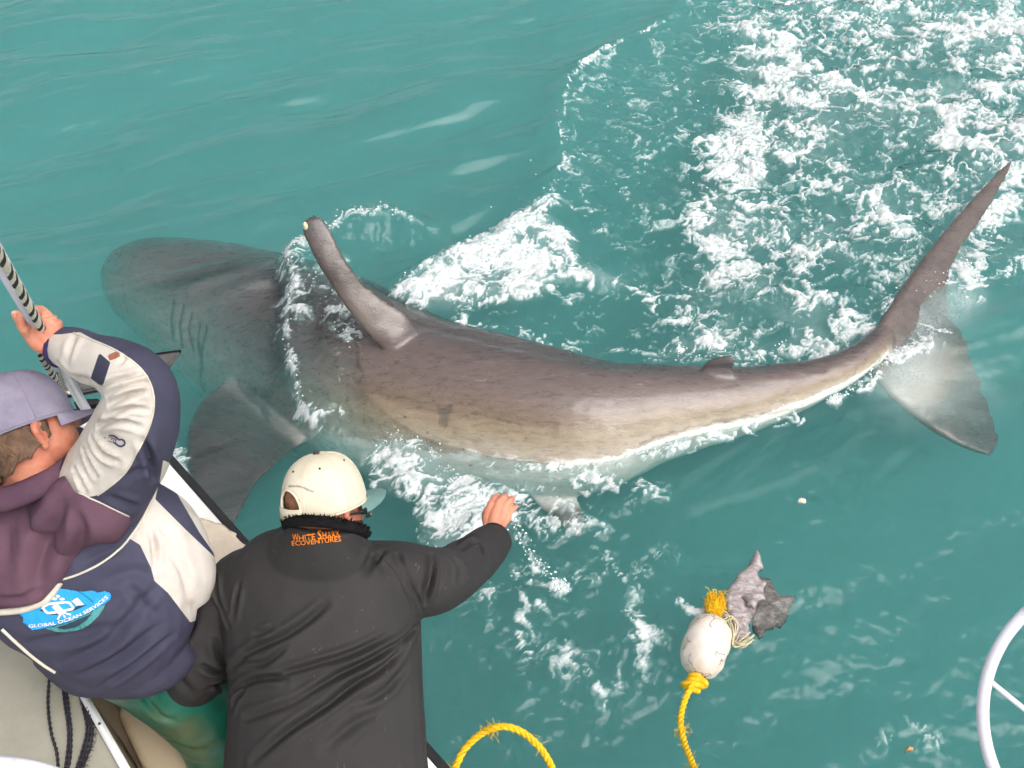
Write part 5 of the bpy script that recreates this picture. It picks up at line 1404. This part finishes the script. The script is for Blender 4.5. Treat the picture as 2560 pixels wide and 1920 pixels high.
M_YEL = rope_mat('yellow_rope', lin(226, 168, 12), lin(246, 204, 46))
bot = fc - fa * 0.108; topp = fc + fa * 0.108
kn = []
for k in range(4):
    ctr = bot - fa * (0.010 + 0.012 * k) + s_ * 0.006 * math.sin(k * 2); kn.append(tube([ctr + (s_ * math.cos(a) * 1.2 + u_ * math.sin(a) + fa * 0.35 * math.sin(a + k)) * (0.024 if k in (1, 2) else 0.016) for a in np.linspace(0, 2 * math.pi, 22)], 0.0095, 10))
V, F = join(kn); mesh_obj('knot', V, F, M_YEL, flt)
rs = np.random.RandomState(11); parts = [ball(topp + fa * 0.035 - s_ * 0.012, (0.030, 0.026, 0.022), 14, 10)]
for k in range(420):                                     # frayed rope end above the float
    b0 = topp + fa * 0.012 + Vector(tuple((rs.rand(3) - 0.5) * 0.03)); c1 = topp + fa * (0.03 + 0.03 * rs.rand()) - s_ * 0.012 + Vector(tuple((rs.rand(3) - 0.5) * 0.055)); c2 = c1 + Vector(tuple((rs.rand(3) - 0.5) * 0.03))
    parts.append(tube(catmull([tuple(b0), tuple(c1), tuple(c2)], 3), 0.0013, 4))
V, F = join(parts); o = mesh_obj('frayed_end', V, F, M_YEL, flt); o['kind'] = 'stuff'

def yellow_rope(name, pts, label):
    t = thing(name, pts[len(pts) // 2], label, 'rope', 'yellow ropes')
    path = catmull([tuple(p) for p in pts], 8)
    for V, F in rope_mesh(path, 0.0096, 0.054, 3, 8): mesh_obj('strand', V, F, M_YEL, t)
    rs = np.random.RandomState(len(pts)); parts = []
    for k in range(70):
        i = rs.randint(2, len(path) - 2); b0 = path[i] + (rs.rand(3) - 0.5) * 0.012
        if k < 26: b0 = path[int(len(path) * 0.42)] + (rs.rand(3) - 0.5) * 0.02
        e = b0 + (rs.rand(3) - 0.5) * 0.05; parts.append(tube(catmull([tuple(b0), tuple((b0 + e) / 2 + (rs.rand(3) - 0.5) * 0.012), tuple(e)], 3), 0.0007, 4))
    V, F = join(parts); mesh_obj('frayed_fibres', V, F, M_YEL, t)['kind'] = 'stuff'
    return t
kb = bot - fa * 0.045
yellow_rope('yellow_rope', [bot - fa * 0.02, at(1728, 1718, 0.05), at(1712, 1752, 0.05), at(1702, 1800, 0.06), at(1712, 1858, 0.08), at(1734, 1915, 0.14), at(1756, 1975, 0.22), at(1780, 2080, 0.36), at(1770, 2250, 0.50)], 'straight yellow rope leading away from the foam float')
yellow_rope('yellow_rope', [at(1075, 2010, 0.565), at(1112, 1972, 0.50), at(1138, 1920, 0.46), at(1162, 1872, 0.47), at(1205, 1833, 0.50), at(1255, 1816, 0.52), at(1305, 1830, 0.51), at(1352, 1872, 0.48), at(1382, 1925, 0.42), at(1400, 1990, 0.32), at(1404, 2050, 0.16), at(1400, 2100, 0.0)], 'arched loop of yellow rope beside the black jacket')

def flesh_mat(name, cols, rough=0.35):
    m = Mat(name); n = m.noise(34.0, 7, 0.7, m.coord((1.0, 2.2, 1.0), (0, 0, 0.9)), 0.8)
    return m.set(col=m.ramp(n, cols), rough=rough, spec=0.5, normal=m.bump(n, 0.8, 0.012))
bait = thing('bait', at(1880, 1500, 0.0), 'ragged chunk of grey and pinkish fish floating beside the foam float', 'bait')
M_FLESH = flesh_mat('pale_fish_flesh', [(0.25, lin(104, 88, 86)), (0.42, lin(148, 134, 133)), (0.60, lin(188, 178, 178)), (0.78, lin(228, 225, 223))])
M_FSKIN = flesh_mat('dark_fish_skin', [(0.3, lin(78, 68, 66)), (0.5, lin(112, 101, 98)), (0.72, lin(168, 158, 150))])
def zb(*p): return [(1640 + 0.2411 * x, 1340 + 0.2411 * y) for x, y in p]
lump('dark_skin', zb((980, 420), (1100, 400), (1200, 440), (1260, 560), (1300, 590), (1480, 575), (1460, 640), (1400, 720), (1385, 830), (1330, 920), (1210, 940), (1150, 990), (1090, 1040), (1010, 1000), (960, 800)), -0.030, M_FSKIN, bait, 0.016, 5.0, 21, tilt=(-0.10, 0.05))
lump('flesh', zb((1060, 120), (1100, 230), (1125, 320), (1060, 370), (1090, 430), (1180, 450), (1140, 540), (1155, 625), (1070, 690), (1050, 770), (1000, 800), (1000, 1050), (930, 1110), (840, 1120), (770, 1000), (760, 880), (700, 740), (690, 630), (780, 480), (850, 390), (950, 310), (1010, 180)), 0.030, M_FLESH, bait, 0.024, 4.5, 33, tilt=(-0.05, 0.10))
lump('torn_flap', zb((900, 600), (960, 560), (1060, 560), (1110, 560), (1160, 630), (1060, 660), (1040, 760), (960, 700), (940, 640)), 0.062, M_FLESH, bait, 0.016, 3.5, 41)
M_TWINE = rope_mat('pale_twine', lin(190, 178, 140), lin(222, 212, 180))
parts = []
for k in range(9):
    a = [zb((560, 800), (680, 760 + 18 * k), (740 + 8 * k, 850), (770 + 10 * k, 960), (800, 1060 + 10 * k), (880, 1150 - 6 * k), (1000, 1080 - 8 * k))][0]
    parts.append(tube(catmull([tuple(at(x + 5 * math.sin(k * 3 + i), y + 5 * math.cos(k * 2 + i), 0.035 + 0.02 * math.sin(i + k))) for i, (x, y) in enumerate(a)], 5), 0.0022, 5))
V, F = join(parts); mesh_obj('twine', V, F, M_TWINE, bait)['kind'] = 'stuff'

# two scraps afloat
V, F = remesh_ball = ball(at(2005, 1253, 0.012), (0.016, 0.011, 0.010), 16, 10)
V = [tuple(np.array(v) + 0.006 * (noise3(np.array([v]) * 90, 2)[0] - 0.5)) for v in V]
tag(mesh_obj('floating_scrap', V, F, simple_mat('pale_scrap', lin(226, 208, 190), 0.5), None), 'small round whitish scrap floating in open water between bait and tail', 'scrap')
sc = lump('floating_scrap', [(2268, 1866), (2276, 1858), (2284, 1862), (2288, 1858), (2290, 1868), (2280, 1872), (2270, 1874)], 0.010, simple_mat('tan_scrap', lin(196, 152, 100), 0.6), None, 0.006, 2.0, 5)
tag(sc, 'small tan scrap floating near the white hoop', 'scrap')
# ------------------------------------------------------------------ drops thrown up around the shark
rs = np.random.RandomState(77)
ICO_V = None
bm = bmesh.new(); bmesh.ops.create_icosphere(bm, subdivisions=1, radius=1.0)
bm.verts.ensure_lookup_table(); ICO_V = np.array([tuple(v.co) for v in bm.verts]); ICO_F = [tuple(v.index for v in f.verts) for f in bm.faces]; bm.free()
V = []; F = []
def drops(pts, count, spread, rise, r0, r1):
    L = catmull([(a, b) for a, b in pts], 10)
    for _ in range(count):
        q = L[rs.randint(len(L))] + rs.randn(2) * spread
        p = np.array(at(q[0], q[1], 0.0)); p[2] = water_z(p[0], p[1]) + rise * rs.rand() ** 2
        r = r0 + (r1 - r0) * rs.rand() ** 2.5; st = np.array([1 + 0.8 * rs.rand(), 1 + 0.8 * rs.rand(), 0.8])
        base = len(V); V.extend(map(tuple, ICO_V * r * st + p)); F.extend([tuple(i + base for i in f) for f in ICO_F])
drops([(770, 625), (728, 665), (742, 740), (722, 850), (740, 960), (765, 1050)], 130, 9, 0.03, 0.0008, 0.0038)
drops([(760, 650), (790, 720), (830, 800), (870, 880)], 90, 22, 0.02, 0.0008, 0.003)
drops([(830, 575), (900, 552), (1000, 552)], 90, 8, 0.03, 0.0008, 0.004)
drops([(1020, 710), (1130, 650), (1260, 585), (1375, 515), (1410, 430), (1405, 330), (1430, 210), (1530, 130)], 110, 9, 0.03, 0.0008, 0.0035)
drops([(2535, 430), (2500, 540), (2430, 600), (2395, 690), (2330, 720), (2250, 760)], 190, 13, 0.05, 0.0008, 0.004)
drops([(2290, 880), (2220, 905), (2150, 955), (2080, 1000)], 200, 8, 0.04, 0.001, 0.004)
drops([(940, 1120), (1000, 1095), (1080, 1140), (1180, 1220), (1270, 1290)], 150, 15, 0.04, 0.0008, 0.0035)
drops([(1690, 885), (1850, 880), (2090, 868)], 140, 9, 0.03, 0.0008, 0.0035)
drops([(1850, 60), (1830, 300), (1800, 430), (1760, 560)], 160, 35, 0.04, 0.001, 0.004)
drops([(1280, 1310), (1340, 1400), (1410, 1465)], 120, 10, 0.02, 0.001, 0.004)
drops([(1250, 620), (1500, 400), (1700, 200)], 120, 90, 0.01, 0.0008, 0.0035)
m = Mat('water_drops')
m.set(col=(0.80, 0.83, 0.83, 1), rough=0.12, spec=0.6)
sp = mesh_obj('sea_spray', V, F, m.m)
tag(sp, 'white drops of sea spray thrown up around the shark', 'spray', kind='stuff')
